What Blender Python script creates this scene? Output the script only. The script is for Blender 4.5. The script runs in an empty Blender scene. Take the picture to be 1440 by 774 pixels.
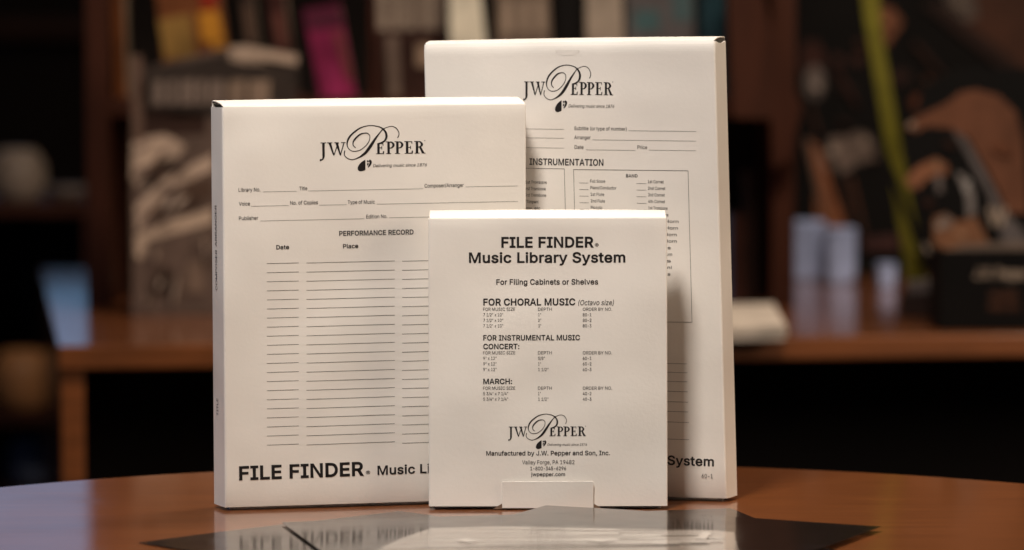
import bpy, bmesh, math, random
from mathutils import Vector
from math import radians, sin, cos, tan, atan, pi
random.seed(7)
scene = bpy.context.scene
COL = scene.collection

# ------------------------------------------------------------------ camera
F_PX, EYE, HOR = 5000.0, 0.31, 55.0          # focal length in photo pixels, eye height over the table, horizon row
PITCH = atan((387 - HOR) / F_PX)
cam_d = bpy.data.cameras.new('camera'); cam = bpy.data.objects.new('camera', cam_d); COL.objects.link(cam)
cam.location = (0, 0, EYE); cam.rotation_euler = (pi / 2 - PITCH, 0, 0)
cam_d.sensor_width = 36; cam_d.lens = F_PX / 1440 * 36
cam_d.clip_start = 0.05; cam_d.clip_end = 100
cam_d.dof.use_dof = True; cam_d.dof.focus_distance = 2.35; cam_d.dof.aperture_fstop = 4.8
cam_d.dof.aperture_blades = 0
scene.camera = cam

# ------------------------------------------------------------------ world and lamps
w = bpy.data.worlds.new('World'); scene.world = w; w.use_nodes = True
w.node_tree.nodes['Background'].inputs[0].default_value = (0.75, 0.62, 0.52, 1)
w.node_tree.nodes['Background'].inputs[1].default_value = 0.025

def area(name, loc, target, sx, sy, power, color, spread=180):
    d = bpy.data.lights.new(name, 'AREA'); d.shape = 'RECTANGLE'; d.size = sx; d.size_y = sy
    d.energy = power; d.color = color; d.spread = radians(spread)
    o = bpy.data.objects.new(name, d); COL.objects.link(o); o.location = loc
    o.rotation_euler = (Vector(target) - Vector(loc)).to_track_quat('-Z', 'Y').to_euler()
    return o
area('ceiling_lamp', (-0.34, 1.42, 1.72), (-0.015, 2.33, 0.055), 0.32, 0.32, 3.3, (1.0, 0.925, 0.85), 48)
area('background_fill', (0.5, 3.0, 2.1), (0.05, 4.1, 0.1), 1.2, 0.6, 50.0, (1.0, 0.82, 0.64))  # warm fill added to light the things behind the boxes
area('window_light', (-2.17, 9.93, 1.03), (-2.17, 0, 1.03), 2.0, 1.2, 4.0, (0.33, 0.60, 1.0))
area('side_fill_light', (-2.3, 1.95, 0.7), (-0.2, 2.35, 0.13), 0.9, 1.2, 4.2, (0.34, 0.52, 1.0))  # cool fill lamp added at the left, no window stands here
area('side_shop_lamp', (1.9, 1.9, 0.9), (0.1, 2.35, 0.15), 0.8, 0.8, 20.0, (1.0, 0.82, 0.64))

scene.view_settings.view_transform = 'Standard'; scene.view_settings.look = 'None'
scene.view_settings.exposure = 0.0; scene.view_settings.gamma = 1.0
scene.cycles.use_denoising = True
scene.cycles.max_bounces = 8
scene.cycles.sample_clamp_indirect = 6.0

# ------------------------------------------------------------------ measuring helpers
R_, FW, UP = Vector((1, 0, 0)), Vector((0, cos(PITCH), -sin(PITCH))), Vector((0, sin(PITCH), cos(PITCH)))
EYEP = Vector((0, 0, EYE))
def ray(x, y): return R_ * ((x - 720) / F_PX) + UP * ((387 - y) / F_PX) + FW
def ground(x, y, z=0.0):
    r = ray(x, y); return EYEP + r * ((z - EYE) / r.z)
def on_plane(x, y, p0, n):
    r = ray(x, y); return EYEP + r * ((p0 - EYEP).dot(n) / r.dot(n))
def at_depth(x, y, Y):
    r = ray(x, y); return EYEP + r * (Y / r.y)

# ------------------------------------------------------------------ materials
def lin(c):
    return tuple(((v / 255 + 0.055) / 1.055) ** 2.4 if v > 10 else v / 255 / 12.92 for v in c)
def mat(name, col, rough=0.5, spec=0.5, noise=0.0, scale=40, bump=0.0, bscale=300, coat=0.0, coat_rough=0.1, ior=1.5, stretch=None, var_col=None):
    m = bpy.data.materials.new(name); m.use_nodes = True
    nt = m.node_tree; b = nt.nodes['Principled BSDF']
    b.inputs['Base Color'].default_value = (*col, 1); b.inputs['Roughness'].default_value = rough
    b.inputs['Specular IOR Level'].default_value = spec; b.inputs['IOR'].default_value = ior
    b.inputs['Coat Weight'].default_value = coat; b.inputs['Coat Roughness'].default_value = coat_rough
    tc = nt.nodes.new('ShaderNodeTexCoord'); src = tc.outputs['Object']
    if stretch:
        mp = nt.nodes.new('ShaderNodeMapping'); mp.inputs['Scale'].default_value = stretch
        nt.links.new(src, mp.inputs[0]); src = mp.outputs[0]
    if noise:
        n = nt.nodes.new('ShaderNodeTexNoise'); n.inputs['Scale'].default_value = scale; n.inputs['Detail'].default_value = 6
        nt.links.new(src, n.inputs['Vector'])
        rp = nt.nodes.new('ShaderNodeValToRGB'); rp.color_ramp.elements[0].position = 0.3; rp.color_ramp.elements[1].position = 0.7
        c2 = var_col or tuple(v * (1 - noise) for v in col)
        rp.color_ramp.elements[0].color = (*c2, 1); rp.color_ramp.elements[1].color = (*col, 1)
        nt.links.new(n.outputs['Fac'], rp.inputs[0]); nt.links.new(rp.outputs[0], b.inputs['Base Color'])
    if bump:
        n2 = nt.nodes.new('ShaderNodeTexNoise'); n2.inputs['Scale'].default_value = bscale; n2.inputs['Detail'].default_value = 4
        nt.links.new(src, n2.inputs['Vector'])
        bp = nt.nodes.new('ShaderNodeBump'); bp.inputs['Strength'].default_value = bump; bp.inputs['Distance'].default_value = 0.001
        nt.links.new(n2.outputs['Fac'], bp.inputs['Height']); nt.links.new(bp.outputs[0], b.inputs['Normal'])
    return m

PAPER = mat('cream_paperboard', (0.77, 0.725, 0.665), 0.46, 0.42, 0.075, 14, 0.08, 420)
def add_warp(m, scale, dist, strength=1.0):
    """broad gentle waviness on top of the fine bump, as card that has been handled"""
    nt = m.node_tree; b = nt.nodes['Principled BSDF']; tc = [n for n in nt.nodes if n.type == 'TEX_COORD'][0]
    n = nt.nodes.new('ShaderNodeTexNoise'); n.inputs['Scale'].default_value = scale; n.inputs['Detail'].default_value = 1.5
    nt.links.new(tc.outputs['Object'], n.inputs['Vector'])
    bp = nt.nodes.new('ShaderNodeBump'); bp.inputs['Strength'].default_value = strength; bp.inputs['Distance'].default_value = dist
    nt.links.new(n.outputs['Fac'], bp.inputs['Height'])
    old = b.inputs['Normal'].links[0].from_node if b.inputs['Normal'].links else None
    if old: nt.links.new(bp.outputs[0], old.inputs['Normal'])
    else: nt.links.new(bp.outputs[0], b.inputs['Normal'])
add_warp(PAPER, 9.0, 0.008)
INK = mat('black_ink', (0.012, 0.010, 0.010), 0.5, 0.3)
WOODTOP = mat('polished_red_wood', (0.205, 0.062, 0.013), 0.36, 0.4, 0.35, 9, 0.05, 60, 0.85, 0.12, 1.5, (1.2, 16, 16), (0.150, 0.043, 0.009))
def vary_coat(m, lo, hi, scale):
    nt = m.node_tree; b = nt.nodes['Principled BSDF']; tc = [n for n in nt.nodes if n.type == 'TEX_COORD'][0]
    n = nt.nodes.new('ShaderNodeTexNoise'); n.inputs['Scale'].default_value = scale; n.inputs['Detail'].default_value = 8; n.inputs['Roughness'].default_value = 0.7
    r = nt.nodes.new('ShaderNodeMapRange'); r.inputs[1].default_value = 0.3; r.inputs[2].default_value = 0.7; r.inputs[3].default_value = lo; r.inputs[4].default_value = hi
    nt.links.new(tc.outputs['Object'], n.inputs['Vector']); nt.links.new(n.outputs['Fac'], r.inputs[0]); nt.links.new(r.outputs[0], b.inputs['Coat Roughness'])
vary_coat(WOODTOP, 0.05, 0.15, 14)
DESKWOOD = mat('orange_red_wood', (0.27, 0.085, 0.024), 0.40, 0.5, 0.4, 6, 0.0, 40, 1.0, 0.13, 1.5, (1.5, 12, 12))
DARKWOOD = mat('dark_brown_wood', (0.052, 0.015, 0.007), 0.55, 0.2, 0.35, 6, 0, 1, 0, 0.1, 1.5, (12, 12, 1.5))
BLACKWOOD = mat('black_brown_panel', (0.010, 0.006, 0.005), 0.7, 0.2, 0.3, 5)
GLOSSBLACK = mat('glossy_black_print', (0.012, 0.007, 0.005), 0.25, 0.2, 0.2, 30, 0.0, 20, 0.8, 0.10, 1.5)
add_warp(GLOSSBLACK, 26.0, 0.002)
STREAK = mat('grey_white_print', (0.36, 0.315, 0.275), 0.2, 0.5, 0.2, 60, 0, 1, 1.0, 0.11, 1.6)
GREYSTREAK = mat('grey_print', (0.17, 0.135, 0.11), 0.2, 0.5, 0.1, 60, 0, 1, 1.0, 0.11, 1.6)
PALESTREAK = mat('white_print', (0.68, 0.62, 0.56), 0.2, 0.5, 0.1, 60, 0, 1, 1.0, 0.11, 1.6)
WALLM = mat('brown_black_wall', (0.012, 0.007, 0.006), 0.8, 0.2, 0.3, 3)
CARPET = mat('dark_carpet', (0.012, 0.009, 0.008), 0.95, 0.1, 0.4, 80)
def flat(name, rgb, k=1.0, rough=0.6, noise=0.45):
    c = tuple(min(0.9, v * k) for v in lin(rgb)); return mat(name, c, rough, 0.2, noise, 22)

# ------------------------------------------------------------------ object helpers
def tag(o, label=None, cat=None, group=None, kind=None):
    if label: o['label'] = label
    if cat: o['category'] = cat
    if group: o['group'] = group
    if kind: o['kind'] = kind
    return o
def empty(name, loc, label, cat, group=None):
    o = bpy.data.objects.new(name, None); COL.objects.link(o); o.location = loc; o.empty_display_size = 0.02
    return tag(o, label, cat, group)
def link(name, verts, faces, mats, parent=None, midx=None, smooth=False, bevel=0.0):
    """world-space verts -> one mesh object whose origin is its parent's (or its own base)"""
    base = Vector(parent['_base']) if parent and '_base' in parent else None
    if base is None:
        base = Vector((sum(v[0] for v in verts) / len(verts), sum(v[1] for v in verts) / len(verts), min(v[2] for v in verts)))
    me = bpy.data.meshes.new(name)
    me.from_pydata([tuple(Vector(v) - base) for v in verts], [], faces)
    for m in (mats if isinstance(mats, (list, tuple)) else [mats]): me.materials.append(m)
    if midx: me.polygons.foreach_set('material_index', midx)
    if bevel or not midx:
        bm = bmesh.new(); bm.from_mesh(me)
        bmesh.ops.recalc_face_normals(bm, faces=bm.faces)
        if bevel: bmesh.ops.bevel(bm, geom=list(bm.edges), offset=bevel, segments=2, affect='EDGES', profile=0.6)
        bm.to_mesh(me); bm.free()
    if smooth: me.polygons.foreach_set('use_smooth', [True] * len(me.polygons))
    o = bpy.data.objects.new(name, me); COL.objects.link(o)
    if parent: o.parent = parent
    else: o.location = base
    return o
def root(name, loc, label, cat, group=None):
    o = empty(name, loc, label, cat, group); o['_base'] = tuple(loc); return o
def box_vf(x0, x1, y0, y1, z0, z1):
    v = [(x0, y0, z0), (x1, y0, z0), (x1, y1, z0), (x0, y1, z0), (x0, y0, z1), (x1, y0, z1), (x1, y1, z1), (x0, y1, z1)]
    return v, [(0, 3, 2, 1), (4, 5, 6, 7), (0, 1, 5, 4), (1, 2, 6, 5), (2, 3, 7, 6), (3, 0, 4, 7)]
def box(name, x0, x1, y0, y1, z0, z1, m, parent=None, bevel=0.0015):
    v, f = box_vf(x0, x1, y0, y1, z0, z1); return link(name, v, f, m, parent, bevel=bevel)
def prism_vf(front, depthvec):
    n = len(front); v = [tuple(p) for p in front] + [tuple(Vector(p) + Vector(depthvec)) for p in front]
    f = [tuple(range(n)), tuple(range(2 * n - 1, n - 1, -1))] + [(i, i + n, (i + 1) % n + n, (i + 1) % n) for i in range(n)]
    return v, f
def slab(name, px, Y, depth, m, parent=None, bevel=0.0, lean=0.0):
    """an upright slab whose front outline was measured in the photo, standing at distance Y, `depth` metres thick"""
    pts = []
    for x, y in px:
        p = at_depth(x, y, Y); p.y += lean * p.z; pts.append(p)
    v, f = prism_vf(pts, (0, depth, 0)); return link(name, v, f, m, parent, bevel=bevel)

# ------------------------------------------------------------------ setting: floor, wall
v, f = box_vf(-8, 8, -3, 13, -0.80, -0.75)
tag(link('floor', v, f, CARPET), kind='structure')
v, f = box_vf(-8, 8, 10.0, 10.1, -0.75, 2.6)
tag(link('wall', v, f, WALLM), kind='structure')

wf = root('window_frame', (-2.17, 9.95, 0.31), 'brown wooden frame of the far window, its sill crossing the top left corner', 'window frame')
box('sill', -3.3, -1.06, 9.84, 9.995, 0.318, 0.362, DARKWOOD, wf)
box('jamb', -1.15, -1.06, 9.90, 9.995, 0.363, 1.72, DARKWOOD, wf); box('jamb', -3.3, -3.21, 9.90, 9.995, 0.363, 1.72, DARKWOOD, wf)
box('lintel', -3.3, -1.06, 9.90, 9.995, 1.721, 1.80, DARKWOOD, wf)

# ------------------------------------------------------------------ round table
def lathe(name, prof, c, m, parent=None, seg=128):
    vs, fs = [], []
    for r, z in prof:
        for k in range(seg): vs.append((c[0] + r * cos(2 * pi * k / seg), c[1] + r * sin(2 * pi * k / seg), z))
    for i in range(len(prof) - 1):
        for k in range(seg): fs.append((i * seg + k, i * seg + (k + 1) % seg, (i + 1) * seg + (k + 1) % seg, (i + 1) * seg + k))
    fs.append(tuple(range(seg - 1, -1, -1))); fs.append(tuple((len(prof) - 1) * seg + k for k in range(seg)))
    return link(name, vs, fs, m, parent, smooth=False)
TC = (0.0135, 2.026)
tb = root('round_table', (TC[0], TC[1], -0.75), 'round reddish brown polished wood table carrying the three cream boxes', 'table')
prof = [(0.555, -0.030), (0.566, -0.026), (0.570, -0.016), (0.5695, -0.007), (0.566, -0.002), (0.560, 0.0)]
lathe('table_top', prof, TC, WOODTOP, tb)
lathe('pedestal', [(0.06, -0.70), (0.045, -0.6), (0.04, -0.3), (0.05, -0.1), (0.09, -0.031)], TC, DARKWOOD, tb, 48)
lathe('foot', [(0.30, -0.749), (0.30, -0.735), (0.10, -0.71), (0.062, -0.701)], TC, DARKWOOD, tb, 64)

# ------------------------------------------------------------------ glossy flyers lying on the table
def sheet(name, corner, tip, wl, label, z, curl=0.0):
    """a rectangular sheet: one edge runs corner -> tip for wl[0], the other square to it, nearer the viewer, for wl[1]"""
    a = ground(*corner); b = ground(*tip); u = (b - a).normalized(); wv = Vector((u.y, -u.x, 0))
    if wv.y > 0: wv = -wv
    nx, ny = 24, 24; vs, fs = [], []
    for j in range(ny + 1):
        for i in range(nx + 1):
            s, t = i / nx, j / ny
            p = a + u * (wl[0] * s) + wv * (wl[1] * t)
            zz = z + curl * ((1 - s) ** 6 * (1 - t) ** 6) + 0.0004 * sin(5 * s + 3 * t) + 0.0004
            vs.append((p.x, p.y, zz))
    n = len(vs); vs += [(x, y, zz - 0.00025) for x, y, zz in vs]; W = nx + 1
    for j in range(ny):
        for i in range(nx):
            q = (j * W + i, j * W + i + 1, (j + 1) * W + i + 1, (j + 1) * W + i)
            fs.append(q); fs.append(tuple(k + n for k in reversed(q)))
    rim = [i for i in range(W)] + [j * W + nx for j in range(1, ny + 1)] + [ny * W + i for i in range(nx - 1, -1, -1)] + [j * W for j in range(ny - 1, 0, -1)]
    for k in range(len(rim)):
        p, q = rim[k], rim[(k + 1) % len(rim)]; fs.append((p, q, q + n, p + n))
    o = link(name, vs, fs, GLOSSBLACK, smooth=False); return tag(o, label, 'flyer', 'glossy flyers on the table'), a, u, wv
s1, *_ = sheet('flyer', (195, 765), (300, 752), (0.216, 0.28), 'black glossy flyer at the left, only its pointed corner showing', 0.0004)
s2, *_ = sheet('flyer', (396, 740), (604, 733), (0.30, 0.22), 'dark glossy flyer in front of the largest left box, lying over the left flyer', 0.0018, 0.0003)
s3, fa, fu, fw = sheet('flyer', (768, 719), (1240, 748), (0.232, 0.30), 'black glossy flyer with white fanned streaks, its pointed right corner on bare wood', 0.0034)
# fan of pale printed strokes on the third flyer
vs, fs, mi = [], [], []
def ribbon_flat(p0, p1, w0, w1, z, k):
    d = (p1 - p0).normalized(); nrm = Vector((-d.y, d.x, 0)); b = len(vs)
    for p, ww in ((p0, w0), (p1, w1)):
        for s in (-1, 1): q = p + nrm * (ww * s); vs.append((q.x, q.y, z))
    fs.append((b, b + 1, b + 3, b + 2)); mi.append(k)
rnd = random.Random(3)
def flat_poly(px, z, k):
    b = len(vs)
    for p in px: q = ground(*p); vs.append((q.x, q.y, z))
    fs.append(tuple(range(b, b + len(px)))); mi.append(k)
flat_poly([(606, 754), (700, 751.5), (1000, 757), (1032, 760), (1040, 790), (520, 790), (566, 768)], 0.0050, 0)
for i in range(26):
    t = i / 25; x0 = 612 - 90 * t + rnd.uniform(0, 160) * (i % 2); y0 = 755 + 30 * t; x1 = rnd.uniform(860, 1020); y1 = 757.5 + 20 * t + rnd.uniform(-1, 1)
    ribbon_flat(ground(x0, y0), ground(x1, y1), 0.0004, rnd.uniform(0.0012, 0.0030), 0.0052 + i * 0.00003, 1 if i % 3 else 2)
flat_poly([(976, 772), (990, 762), (1000, 764), (992, 773)], 0.0062, 1)
flat_poly([(640, 774), (655, 771), (676, 774), (660, 777)], 0.0062, 1); flat_poly([(822, 774), (845, 771), (868, 774), (845, 777)], 0.0062, 1)
pr = link('printed_streaks', [Vector(v) for v in vs], fs, [STREAK, PALESTREAK, GREYSTREAK], None, mi)
pr.parent = s3; pr.location = pr.location - s3.location

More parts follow.
